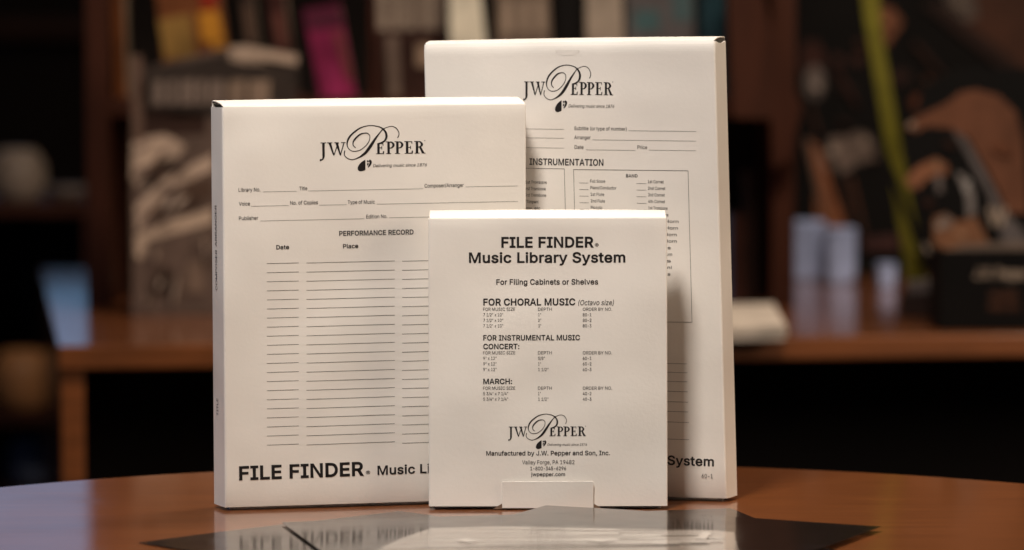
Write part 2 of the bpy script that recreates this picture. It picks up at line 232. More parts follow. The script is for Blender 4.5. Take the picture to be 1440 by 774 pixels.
# ------------------------------------------------------------------ writing
GLYPHS = {}
for _l in """\
\" 321|78,318 70,509 136,509 128,318|193,318 185,509 250,509 243,318
( 273|89,207 90,244 94,283 101,324 109,364 119,403 132,441 145,477 160,510 177,539 236,539 219,503 204,466 191,428 179,390 169,351 161,313 156,276 152,241 151,207 152,176 155,145 160,115 167,83 177,50 188,16 202,-19 218,-57 236,-96 177,-96 150,-46 128,4 111,55 99,106 92,156
) 273|37,-96 56,-56 72,-18 86,18 97,52 106,85 113,116 118,147 121,177 122,207 121,241 117,276 112,313 104,351 94,390 82,428 69,466 54,503 37,539 97,539 113,510 128,477 142,441 154,403 164,364 173,323 179,283 183,244 184,207 182,156 174,104 161,53 144,3 123,-47 97,-96
, 188|38,-119 68,71 137,71 84,-119
- 453|337,244 337,188 114,188 114,244
. 188|95,-4 83,-3 73,1 63,9 55,18 51,29 50,41 51,53 55,64 63,73 73,81 83,85 95,87 107,85 118,81 128,73 135,64 140,53 141,41 140,29 135,18 128,9 118,1 107,-3
/ 249|235,533 71,-76 14,-76 178,533
0 453|227,-7 191,-3 158,7 130,24 105,48 85,77 69,113 57,155 50,202 48,254 50,306 57,353 69,395 85,431 106,461 130,484 159,502 191,512 227,516 262,512 295,502 323,484 348,461 368,431 384,395 396,353 403,306 405,254 403,202 396,155 384,113 368,77 348,48 323,24 295,7 263,-3|227,50 250,52 271,60 290,74 306,92 320,116 330,144 338,176 342,213 344,254 342,295 338,332 330,365 320,393 306,416 290,435 271,449 250,457 227,460 203,457 182,449 163,435 147,416 134,393 123,365 115,332 111,295 109,254 111,213 115,176 123,144 134,116 147,92 163,74 182,60 203,52
1 453|76,0 76,55 391,55 391,0|276,509 276,0 212,0 212,448 86,358 86,427 198,509
2 453|64,0 64,47 234,229 282,282 294,298 303,312 311,327 316,341 319,356 320,371 319,389 315,405 308,419 298,431 287,441 273,449 258,455 241,458 224,460 205,458 188,454 172,447 159,438 148,427 139,413 132,398 128,381 127,362 66,362 68,391 75,418 86,442 102,464 121,482 143,496 168,507 196,513 225,516 254,513 281,507 306,497 328,482 346,465 361,445 372,423 379,398 381,372 380,354 377,336 371,318 363,299 351,280 336,259 317,235 294,209 267,180 153,60 389,57 389,0
3 453|218,-7 188,-5 159,1 133,10 108,22 88,38 70,57 57,79 48,104 44,132 109,132 112,115 118,100 126,87 137,76 150,66 165,59 182,54 200,51 219,50 239,51 258,55 275,61 291,69 304,80 315,93 323,108 328,125 329,145 328,163 323,180 316,196 306,211 292,223 275,234 254,241 229,246 201,248 157,248 157,299 288,448 70,452 70,509 372,509 372,461 211,278 211,289 247,290 279,286 308,276 333,262 354,244 371,222 383,198 391,173 393,145 390,116 383,90 370,66 354,45 333,27 309,12 281,2 251,-5
4 453|40,105 40,158 247,509 311,509 109,166 413,163 413,105|282,0 282,121 282,146 282,318 343,318 343,0
5 453|221,-7 192,-5 165,1 140,11 118,25 99,41 83,60 71,82 63,105 60,130 122,130 125,115 130,102 138,89 148,78 160,68 173,60 188,54 204,51 221,50 241,51 259,56 276,64 291,75 304,89 314,104 322,122 326,141 328,162 326,183 321,203 314,221 303,237 290,251 275,262 257,270 238,275 218,277 201,276 184,273 167,268 152,262 139,255 128,246 67,253 96,509 366,509 366,452 151,452 134,301 148,311 162,318 178,325 194,330 212,333 229,334 252,332 274,328 294,321 313,311 330,299 345,285 358,269 370,251 379,231 386,210 390,187 391,163 388,132 381,102 369,76 352,52 332,32 309,15 282,3 253,-4
6 453|226,-7 196,-4 168,3 142,15 119,31 100,51 84,74 73,101 66,130 64,162 65,187 71,212 80,239 93,268 112,302 137,340 252,509 322,509 151,261 165,288 196,307 208,311 221,313 235,314 265,312 291,305 316,295 337,280 355,262 370,240 380,215 387,187 389,157 387,127 379,98 368,73 352,50 333,30 310,14 284,3 257,-4|226,48 245,50 263,55 279,63 293,73 304,86 314,101 322,119 326,137 327,157 326,178 322,196 314,213 304,228 293,241 279,251 263,259 245,264 226,265 207,264 190,259 174,252 160,241 148,229 138,214 131,197 126,179 125,158 126,138 131,119 138,102 148,86 160,73 174,63 190,55 207,50
7 453|97,0 323,448 62,452 62,509 391,509 391,449 165,0
8 453|226,-7 193,-5 163,1 136,11 111,25 91,42 74,62 62,84 54,109 52,135 53,156 58,176 65,195 75,212 87,228 101,241 117,252 134,260 153,265 129,276 109,289 93,308 80,330 73,354 70,380 73,405 79,429 90,450 106,469 124,485 146,498 170,508 197,514 226,516 255,514 282,508 306,498 328,485 346,469 361,450 373,429 379,405 382,380 379,354 372,330 359,308 343,289 323,276 300,267 319,260 335,252 351,241 365,228 377,212 387,195 395,176 399,156 401,135 398,109 391,84 378,62 362,42 341,25 317,11 289,1 259,-5|226,49 248,50 267,54 285,60 300,69 313,79 323,91 331,106 335,121 337,139 335,157 330,173 322,189 312,202 298,213 283,223 265,230 247,234 226,235 206,234 187,230 169,223 154,213 140,202 130,189 122,173 117,157 115,139 117,121 121,106 129,91 139,79 152,69 167,60 185,54 205,50|226,290 244,291 260,294 274,300 287,308 298,318 307,330 314,344 318,359 319,376 318,392 314,407 308,420 299,432 288,442 275,449 260,455 244,459 226,460 208,459 192,455 177,449 164,442 153,432 145,420 138,407 134,392 133,376 134,359 138,344 145,330 154,318 165,308 178,300 193,294 209,291
9 453|226,516 256,513 285,506 310,494 333,478 352,458 368,434 380,408 387,378 389,347 387,322 382,296 373,270 359,240 340,207 315,168 200,0 130,0 301,248 287,221 257,202 245,198 232,195 218,195 188,197 161,203 137,214 116,229 98,247 83,269 72,294 66,321 64,352 66,382 73,411 85,436 101,459 120,479 143,494 168,506 196,513|226,460 207,459 190,454 174,446 160,435 148,423 138,407 131,390 127,372 125,352 127,331 131,313 138,295 148,280 160,268 174,257 190,250 207,245 226,243 245,245 263,249 279,257 293,267 305,280 314,295 322,312 326,330 327,350 326,371 322,390 314,407 305,422 293,435 279,446 263,454 245,459
: 188|95,-4 83,-3 73,1 63,9 55,18 51,29 50,41 51,53 55,64 63,73 73,81 83,85 95,87 107,85 118,81 128,73 135,64 140,53 141,41 140,29 135,18 128,9 118,1 107,-3|95,271 83,272 73,277 63,284 55,294 51,304 50,316 51,328 55,339 63,349 73,356 83,360 95,362 107,360 118,356 128,349 135,339 140,328 141,316 140,304 135,294 128,284 118,277 107,272
A 480|16,0 201,509 276,509 463,0 395,0 238,448 85,0|110,142 110,199 370,199 370,142
B 456|60,0 60,509 241,509 274,507 304,501 329,491 350,477 367,461 381,442 390,421 396,398 398,374 397,353 393,336 387,320 378,307 368,295 356,286 343,278 329,272 315,267 331,260 347,254 363,245 378,234 391,220 402,203 411,184 416,161 418,136 416,111 410,88 400,67 386,48 368,31 344,18 317,8 284,2 247,0|125,57 245,57 281,60 309,67 330,80 344,96 353,115 355,137 354,153 350,169 342,184 333,197 320,209 306,218 289,225 269,229 248,231 125,231|125,285 238,285 256,287 273,290 288,296 302,304 314,314 323,326 330,340 335,355 336,372 333,393 326,412 313,429 294,442 270,449 240,452 125,452
C 510|267,-7 225,-3 186,7 150,25 119,49 92,79 70,115 53,157 44,203 40,254 44,305 53,352 70,393 92,429 119,459 150,484 186,501 225,512 267,516 293,514 317,511 340,504 362,496 383,485 402,471 419,456 435,438 448,418 459,397 467,373 473,348 408,348 404,365 397,380 389,395 380,407 369,418 357,428 344,437 330,444 315,449 300,453 284,455 267,456 237,453 209,445 184,432 161,414 141,391 125,364 113,332 106,295 103,254 106,213 113,177 125,145 141,117 161,94 184,76 210,63 237,56 267,53 284,54 300,56 315,60 330,65 344,72 357,81 369,90 380,102 389,114 397,128 404,144 408,160 473,160 467,135 459,112 448,91 435,71 420,53 402,38 383,24 363,13 341,5 317,-2 293,-6
D 502|219,0 96,0 96,57 215,57 254,60 288,68 318,81 343,99 363,122 379,149 390,181 397,216 399,255 397,294 390,329 379,361 364,388 344,410 320,428 291,441 258,449 221,452 93,452 93,509 225,509 273,505 315,495 353,478 385,455 412,426 433,391 449,351 458,306 462,255 458,205 449,159 433,119 411,83 384,54 351,31 312,14 268,3|125,509 125,0 60,0 60,509
E 419|60,0 60,509 372,509 372,452 125,452 125,286 355,286 355,229 125,229 125,57 375,57 375,0
F 410|60,0 60,509 369,509 369,452 125,452 125,278 346,278 346,221 125,221 125,0
G 520|269,-7 225,-3 185,7 149,25 118,49 91,79 69,116 53,157 43,203 40,254 43,305 53,352 69,393 91,429 117,459 149,484 184,501 223,512 265,516 291,514 316,510 340,504 363,494 384,483 403,469 421,453 436,436 449,416 460,395 468,373 474,349 408,349 402,365 395,379 387,393 378,406 368,417 356,427 344,436 330,443 315,448 300,453 283,455 265,456 236,453 209,445 183,432 160,414 141,392 125,364 113,332 106,295 103,254 106,213 113,177 125,145 141,117 161,95 184,76 210,63 238,56 269,53 296,55 322,61 345,71 365,85 382,102 396,123 407,147 413,173 415,202 434,199 283,199 283,256 478,256 478,200 475,160 466,124 451,91 431,62 406,38 377,19 344,5 308,-4
H 517|60,0 60,509 125,509 125,289 392,289 392,509 457,509 457,0 392,0 392,232 125,232 125,0
I 300|31,0 31,57 118,57 118,452 31,452 31,509 269,509 269,452 183,452 183,57 269,57 269,0
J 396|185,-7 143,-2 106,11 75,33 52,63 38,100 33,145 33,173 98,173 98,145 100,117 108,93 122,74 139,61 160,53 185,50 209,53 230,61 248,74 261,93 269,117 272,145 272,509 336,509 336,145 332,100 318,63 294,33 263,11 227,-2
K 467|104,160 104,231 364,509 448,509 231,276|60,0 60,509 125,509 125,334 124,225 125,193 125,0|372,0 188,259 228,309 449,0
L 393|60,0 60,509 125,509 125,57 361,57 361,0
M 628|60,0 60,509 152,509 314,90 476,509 568,509 568,0 504,0 504,400 342,0 286,0 122,400 122,0
N 523|60,0 60,509 136,509 399,98 399,509 463,509 463,0 387,0 125,411 125,0
O 533|267,-7 225,-3 186,7 150,25 119,49 92,79 70,115 53,157 44,203 40,254 44,305 53,352 70,393 92,429 119,459 150,484 186,501 225,512 267,516 309,512 348,501 384,484 415,459 442,429 464,393 480,352 490,305 493,254 490,203 480,157 464,115 442,79 415,49 384,25 348,7 309,-3|267,53 296,55 324,63 349,76 372,94 392,116 408,144 420,176 428,213 430,254 428,295 420,332 408,365 392,392 372,415 349,433 324,446 296,453 267,456 237,453 210,445 184,433 161,415 142,392 125,364 113,332 106,295 103,254 106,213 113,176 125,144 142,117 161,94 184,76 210,63 237,55
P 445|60,0 60,509 235,509 272,506 305,499 332,487 356,471 375,452 390,430 400,404 407,377 409,348 407,318 400,291 390,265 375,243 356,223 332,207 305,195 272,188 235,186 125,186 125,0|125,242 233,242 257,244 279,248 297,256 312,266 324,279 333,294 339,310 343,328 344,348 343,367 339,385 333,402 324,416 312,428 297,439 279,446 257,451 232,452 125,452
R 449|60,0 60,509 236,509 273,506 305,500 333,489 356,473 376,455 390,433 401,408 407,381 409,352 407,323 401,296 390,271 376,250 356,232 333,217 305,206 273,200 236,198 125,198 125,0|125,255 234,255 258,256 280,260 298,267 313,276 325,287 334,300 340,316 344,333 345,352 344,371 340,389 334,405 325,419 313,430 298,440 279,446 258,451 233,452 125,452|353,0 230,229 303,229 428,0
S 447|224,-9 188,-7 156,-1 128,9 102,23 81,40 64,60 51,83 42,109 38,137 104,137 108,118 114,102 123,88 136,76 150,66 166,59 185,53 204,50 224,49 246,50 267,54 286,60 303,69 317,79 329,92 338,106 344,122 346,139 344,154 340,168 332,179 322,189 310,197 296,205 245,222 184,239 145,253 112,269 86,289 67,313 56,341 52,372 54,400 62,425 75,448 92,468 113,484 138,498 165,508 195,514 227,516 259,514 289,508 316,498 340,484 360,468 377,449 390,427 398,403 401,378 337,378 332,402 320,421 302,437 280,449 254,456 225,459 204,457 185,454 167,448 152,440 139,430 129,418 121,405 117,391 115,376 117,359 122,345 131,334 142,324 155,315 169,308 212,293 264,279 312,264 328,256 344,248 359,238 372,226 384,213 395,198 402,180 407,161 408,139 406,112 399,87 386,64 370,43 349,25 323,11 294,0 261,-7
T 449|32,452 32,509 417,509 417,452 257,452 257,0 193,0 193,452
U 517|259,-8 220,-6 186,2 154,15 126,33 103,55 85,80 71,108 63,140 60,173 60,509 124,509 124,178 126,155 132,133 141,113 153,95 169,80 187,68 208,59 232,53 259,52 285,53 309,59 331,68 349,80 364,95 377,113 385,133 391,155 393,178 393,509 457,509 457,173 454,140 446,108 433,80 414,55 391,33 363,15 332,2 297,-6
V 480|204,0 16,509 84,509 241,68 395,509 463,509 278,0
W 686|155,0 16,509 82,509 193,82 306,509 380,509 492,82 603,509 670,509 530,0 455,0 343,424 230,0
X 474|18,0 201,260 29,509 104,509 238,310 374,509 446,509 275,262 456,0 382,0 237,212 91,0
Y 472|203,0 203,208 16,509 91,509 237,270 381,509 455,509 268,208 268,0
Z 438|42,0 42,46 316,452 40,452 40,509 397,509 397,462 122,57 399,57 399,0
a 389|160,-9 137,-7 115,-3 94,5 76,15 60,29 48,45 38,63 32,84 30,108 32,128 36,146 43,161 53,174 64,184 78,193 92,200 108,206 125,211 178,220 234,227 265,235 276,255 275,272 272,285 267,297 260,307 251,315 240,322 227,327 212,330 196,331 178,330 163,327 149,322 118,301 100,274 41,291 51,313 64,331 79,346 95,358 114,368 133,375 153,380 173,383 194,384 239,379 255,375 271,369 286,360 300,350 312,336 322,320 330,301 335,278 337,251 337,0 277,0 277,52 252,25 242,16 229,8 215,1 199,-4 181,-7|170,45 192,47 211,51 228,59 242,68 254,80 263,93 270,108 274,122 276,138 276,190 259,182 231,176 200,171 175,168 134,159 122,153 112,147 103,139 97,130 93,118 92,105 93,93 96,82 102,72 109,64 119,57 130,52 142,48 156,46
b 424|229,-8 208,-7 189,-3 172,4 159,12 147,21 138,31 118,59 112,0 53,0 53,509 114,509 114,319 137,346 147,355 158,364 171,373 188,379 207,383 229,384 259,382 287,374 313,361 335,342 354,320 370,293 381,261 388,227 390,189 388,151 381,116 370,84 355,57 336,34 313,16 288,3 260,-6|220,47 242,49 262,55 279,66 294,80 306,97 316,117 323,139 327,163 328,189 327,215 323,239 316,261 307,281 295,298 280,311 262,322 243,328 220,330 198,328 178,322 161,312 147,299 134,282 125,263 118,241 114,216 113,189 114,162 118,138 125,115 135,95 147,78 162,65 179,55 198,49
c 396|207,-8 174,-5 144,3 117,16 93,35 72,58 56,85 44,116 37,150 34,187 37,225 44,260 56,291 72,318 93,341 117,360 144,374 174,382 207,384 226,384 243,381 260,377 276,371 291,364 305,356 318,346 330,335 340,322 349,308 356,293 362,277 303,262 290,289 270,311 242,325 207,330 184,328 163,321 145,310 130,296 118,278 108,258 102,236 98,212 96,187 98,163 102,139 108,117 118,97 130,80 145,66 163,55 184,49 207,46 243,52 271,66 292,89 304,117 363,102 357,86 350,70 341,56 331,43 319,32 306,21 292,12 277,5 261,-1 244,-5 226,-7
d 424|195,-8 165,-6 137,3 111,16 89,34 70,57 55,84 43,116 36,151 34,189 36,227 43,261 55,293 70,320 89,342 112,361 137,374 165,382 196,384 218,383 237,379 253,373 267,364 278,355 287,346 306,319 311,509 372,509 372,0 313,0 313,59 287,31 277,21 266,12 252,4 236,-3 217,-7|205,47 226,49 246,55 263,65 278,78 290,95 299,115 306,138 310,162 312,189 310,216 306,241 300,263 290,282 278,299 263,312 246,322 227,328 205,330 182,328 162,322 145,311 130,298 118,281 108,261 102,239 98,215 96,189 98,163 102,139 109,117 118,97 130,80 145,66 162,55 182,49
e 404|212,-8 177,-5 145,3 117,16 92,35 72,58 56,85 44,116 37,150 34,187 36,224 44,258 55,290 71,317 91,340 115,359 142,373 172,382 205,384 226,383 246,380 266,374 285,366 303,355 319,341 334,324 347,305 357,282 365,256 370,227 371,194 371,169 97,169 98,151 102,127 110,106 121,88 135,73 151,61 169,53 190,48 212,46 227,47 241,49 254,53 265,58 276,65 285,73 294,82 300,93 306,105 365,91 358,72 348,55 335,39 320,26 302,14 283,4 261,-3 237,-7|97,221 309,221 304,248 298,269 288,286 277,301 263,314 246,323 227,328 205,330 183,328 164,323 146,313 131,301 119,286 109,270 102,251 97,231
f 254|228,379 228,327 6,327 6,379|81,0 81,432 82,452 87,470 96,486 107,499 120,510 135,519 152,525 169,529 187,530 222,527 243,521 227,468 215,472 195,474 178,472 164,468 154,460 147,449 143,435 142,419 142,0
g 425|207,-151 180,-149 156,-146 134,-140 114,-132 97,-122 82,-110 70,-97 59,-84 51,-69 101,-41 122,-66 131,-74 142,-82 154,-88 169,-93 187,-96 207,-97 236,-95 261,-87 282,-75 298,-58 308,-34 311,-6 311,68 287,41 277,32 266,23 252,16 236,10 217,6 195,5 165,7 138,14 113,27 90,43 71,65 55,90 43,120 36,154 34,191 36,229 43,263 55,293 71,320 90,342 112,361 138,374 166,382 196,384 218,383 237,379 253,373 267,365 279,356 288,346 308,319 313,379 372,379 372,-9 370,-40 363,-67 350,-90 334,-109 314,-124 291,-136 265,-144 237,-149|205,59 227,61 246,66 264,75 278,87 290,103 300,121 307,142 311,166 312,193 311,219 307,242 300,264 291,283 279,299 264,312 247,322 227,328 205,330 182,328 163,322 145,312 130,298 118,282 109,262 102,241 98,218 96,193 98,167 102,144 109,123 118,104 131,88 145,76 163,66 183,61
h 410|114,227 114,0 53,0 53,509 114,509 114,316 132,344 152,362 175,374 200,382 227,384 252,383 275,377 295,369 313,356 328,340 341,321 350,298 355,271 357,240 357,0 296,0 296,235 293,263 286,286 273,304 256,318 235,326 210,329 192,328 176,324 161,317 147,308 136,297 126,283 119,266 115,248
i 167|53,0 53,379 114,379 114,0|84,443 73,444 63,448 54,455 47,463 43,472 41,483 43,494 47,504 54,512 63,518 73,522 84,524 95,522 105,518 114,512 121,504 125,494 126,483 125,472 121,463 114,455 105,448 95,444
j 167|53,379 114,379 114,-30 112,-52 108,-72 102,-90 92,-106 80,-119 65,-129 47,-137 27,-141 4,-143 -10,-143 -10,-87 2,-87 18,-85 31,-80 40,-72 47,-61 51,-46 53,-29|83,443 72,444 62,448 53,455 47,463 42,472 41,483 42,494 47,504 53,512 62,518 72,522 83,524 95,522 105,518 114,512 120,504 125,494 126,483 125,472 120,463 114,455 105,448 95,444
k 381|110,137 110,212 121,212 284,379 360,379 184,199|53,0 53,509 114,509 114,0|294,0 148,186 191,229 372,0
l 189|139,-2 112,0 91,8 74,20 62,37 55,59 53,84 53,509 114,509 114,99 114,83 117,71 120,62 126,57 135,53 146,52 160,53 170,54 181,3 162,-1
m 610|53,0 53,379 112,379 112,295 114,314 122,331 132,346 144,358 158,368 172,376 187,382 203,385 219,386 245,383 268,375 287,361 303,342 314,320 319,312 326,329 337,343 350,356 364,366 381,375 398,381 417,385 437,386 458,385 478,380 497,372 514,361 529,346 541,328 550,307 555,283 557,255 557,0 496,0 496,254 493,279 485,298 473,313 456,323 438,329 419,330 402,329 387,326 374,320 363,312 353,302 345,290 340,277 336,263 335,247 335,0 274,0 274,260 272,280 265,297 253,311 238,322 220,328 199,330 185,329 171,326 158,320 145,312 135,302 126,289 119,274 115,257 114,238 114,0
n 410|114,227 114,0 53,0 53,379 112,379 112,313 132,344 152,362 175,374 200,382 227,384 252,383 275,377 295,369 313,356 328,340 341,321 350,298 355,271 357,240 357,0 296,0 296,235 293,263 286,286 273,304 256,318 235,326 210,329 192,328 176,324 161,317 147,308 136,297 126,283 119,266 115,248
o 415|207,-8 174,-5 144,3 117,16 93,35 72,58 56,85 44,116 37,150 34,187 37,225 44,260 56,291 72,318 93,341 117,360 144,374 174,382 207,384 241,382 271,374 299,360 323,341 343,318 359,291 371,260 379,225 381,187 379,150 371,116 359,85 343,58 323,35 299,16 271,3 241,-5|207,46 231,49 252,55 270,66 285,80 298,97 307,117 314,139 318,163 319,187 318,212 314,236 307,258 298,278 285,296 270,310 252,321 231,328 207,330 184,328 163,321 145,310 130,296 118,278 108,258 102,236 98,212 96,187 98,163 102,139 108,117 118,97 130,80 145,66 163,55 184,49
p 424|53,-143 53,379 112,379 112,319 137,346 147,355 158,364 171,373 188,379 207,383 229,384 259,382 287,374 313,361 335,342 354,320 370,293 381,261 388,227 390,189 388,151 381,116 370,84 355,57 336,34 313,16 288,3 260,-6 229,-8 208,-7 189,-3 173,4 159,12 147,21 138,31 118,59 114,-143|220,47 242,49 262,55 279,66 294,80 306,97 316,117 323,139 327,163 328,189 327,215 323,239 316,261 307,281 295,298 280,311 262,322 243,328 220,330 198,328 178,322 161,312 147,299 134,282 125,263 118,241 114,216 113,189 114,162 118,138 125,115 135,95 147,78 162,65 179,55 198,49
q 424|372,-143 311,-143 311,59 287,31 277,21 266,12 252,4 236,-3 217,-7 195,-8 165,-6 137,3 111,16 89,34 70,57 55,84 43,116 36,151 34,189 36,227 43,261 55,293 70,320 89,342 112,361 137,374 165,382 196,384 218,383 237,379 253,373 267,364 278,355 287,346 307,319 313,379 372,379|205,47 226,49 246,55 263,65 278,78 290,95 299,115 306,138 310,162 312,189 310,216 306,241 300,263 290,282 278,299 263,312 246,322 227,328 205,330 182,328 162,322 145,311 130,298 118,281 108,261 102,239 98,215 96,189 98,163 102,139 109,117 118,97 130,80 145,66 162,55 182,49
r 259|53,0 53,379 112,379 112,321 124,339 137,354 152,367 171,377 191,383 213,385 229,384 243,384 243,322 230,324 207,326 190,324 174,321 159,315 146,306 135,296 126,284 119,269 115,254 114,237 114,0
s 365|182,-8 157,-7 133,-3 112,3 93,12 76,24 62,38 50,54 41,73 36,94 94,107 101,87 111,72 124,60 141,52 160,47 181,45 206,47 227,53 244,62 258,74 265,88 268,103 266,115 262,126 254,136 243,144 229,150 212,155 149,170 118,180 92,192 72,208 58,227 50,249 47,274 49,295 55,314 65,332 79,347 95,360 115,370 137,378 161,383 187,384 212,383 234,379 254,372 271,363 286,352 299,339 309,324 318,308 324,290 268,277 262,291 254,304 243,316 228,325 210,331 187,333 166,331 147,326 131,317 119,305 111,292 109,277 110,264 115,253 124,243 136,235 152,229 172,223 229,209 261,200 287,187 306,171 320,153 328,131 331,107 329,85 323,65 312,47 298,31 281,18 260,6 236,-2 210,-7
t 227|204,379 204,327 6,327 6,379|65,471 126,471 126,98 127,83 130,70 136,61 144,55 156,51 170,50 185,51 202,54 213,2 192,-3 168,-4 138,-1 113,7 92,21 77,41 68,64 65,93
u 410|182,-5 158,-3 135,2 115,11 97,23 82,39 69,59 60,82 54,109 53,139 53,379 114,379 114,144 116,117 124,94 137,75 154,61 175,53 200,50 218,51 234,55 249,62 263,71 274,83 283,97 290,113 295,132 296,153 296,379 357,379 357,0 298,0 298,66 277,35 257,17 234,5 209,-3
v 389|163,0 17,379 84,379 195,72 305,379 371,379 226,0
w 567|138,0 23,379 87,379 170,85 252,379 316,379 397,85 480,379 545,379 429,0 368,0 284,290 199,0
x 379|21,0 155,192 29,379 100,379 191,240 282,379 352,379 225,192 358,0 287,0 190,143 91,0
y 389|47,-139 61,-86 71,-87 104,-89 113,-86 122,-81 130,-74 138,-64 145,-51 151,-36 163,-1 17,379 84,379 195,72 305,379 371,379 204,-58 196,-77 187,-93 177,-107 165,-119 153,-128 139,-136 125,-141 109,-144 91,-145 65,-143
z 380|42,0 42,46 254,320 48,323 48,379 333,379 333,331 126,60 339,56 339,0
\u00ae 463|231,118 205,120 179,125 154,134 131,145 110,160 91,177 74,196 60,217 48,240 40,264 35,290 33,317 35,344 40,369 48,394 60,417 74,438 91,457 110,474 131,488 154,500 179,509 205,514 231,516 258,514 284,509 309,500 332,488 353,474 372,457 389,438 403,417 415,394 423,369 428,344 430,317 428,290 423,264 415,240 403,217 389,196 372,177 353,160 332,145 309,134 284,125 258,120|231,166 258,169 284,175 307,187 328,202 347,220 362,241 373,265 380,290 382,317 380,344 373,369 362,393 347,414 328,432 307,447 284,458 258,465 231,467 205,465 180,458 156,447 135,432 116,414 101,393 90,369 83,344 81,317 83,290 90,265 101,241 116,220 135,202 156,187 180,175 205,169|273,226 228,312 273,312 319,226|161,226 161,409 253,409 279,402 302,383 307,374 310,363 311,350 310,338 307,326 302,316 278,295 250,287 185,287 185,319 239,319 257,327 267,350 266,360 262,367 257,372 239,378 203,378 203,226
  188""".split('\n'):
    _h, *_o = _l[1:].split('|')
    GLYPHS[_l[0]] = (int(_h), [[tuple(int(q) / 1000 for q in p.split(',')) for p in c.split(' ')] for c in _o if c])
CAP = 0.509
def embolden(c, off, sgn):
    """moves a closed contour outwards by off along its mitred normals"""
    out, n = [], len(c)
    for i in range(n):
        p, q, r = Vector(c[i - 1]), Vector(c[i]), Vector(c[(i + 1) % n])
        d0, d1 = (q - p).normalized(), (r - q).normalized()
        n0, n1 = Vector((d0.y, -d0.x)), Vector((d1.y, -d1.x)); m = n0 + n1
        k = 1 / max(0.5, 1 + n0.dot(n1)); out.append(q + m * (k * off * sgn))
    return out
def area2(c): return sum(c[i - 1][0] * c[i][1] - c[i][0] * c[i - 1][1] for i in range(len(c)))
WIND = 1.0 if area2(GLYPHS['I'][1][0]) > 0 else -1.0
from mathutils.geometry import tessellate_polygon
def set_type(txt, offset, shear):
    """flat faces for a line of writing: each outer contour is filled with its own holes"""
    vs, fs, x = [], [], 0.0
    for ch in txt:
        adv, contours = GLYPHS[ch]
        outs = [c for c in contours if area2(c) * WIND > 0]; holes = [c for c in contours if area2(c) * WIND <= 0]
        for k, c in enumerate(outs):
            xs, ys = [p[0] for p in c], [p[1] for p in c]
            grp = [c] + [h for h in holes if min(xs) < h[0][0] < max(xs) and min(ys) < h[0][1] < max(ys)]
            grp = [embolden(g, offset, 1.0 if WIND > 0 else -1.0) if offset else [Vector(p) for p in g] for g in grp]
            pts = [p for g in grp for p in g]; b = len(vs)
            vs += [(x + p[0] + shear * p[1], (p[1] + offset) * CAP / (CAP + 2 * offset)) for p in pts]
            for t in tessellate_polygon([[Vector((p[0], p[1], 0)) for p in g] for g in grp]): fs.append(tuple(b + i for i in t))
        x += adv / 1000 + offset * 0.8
    return vs, fs
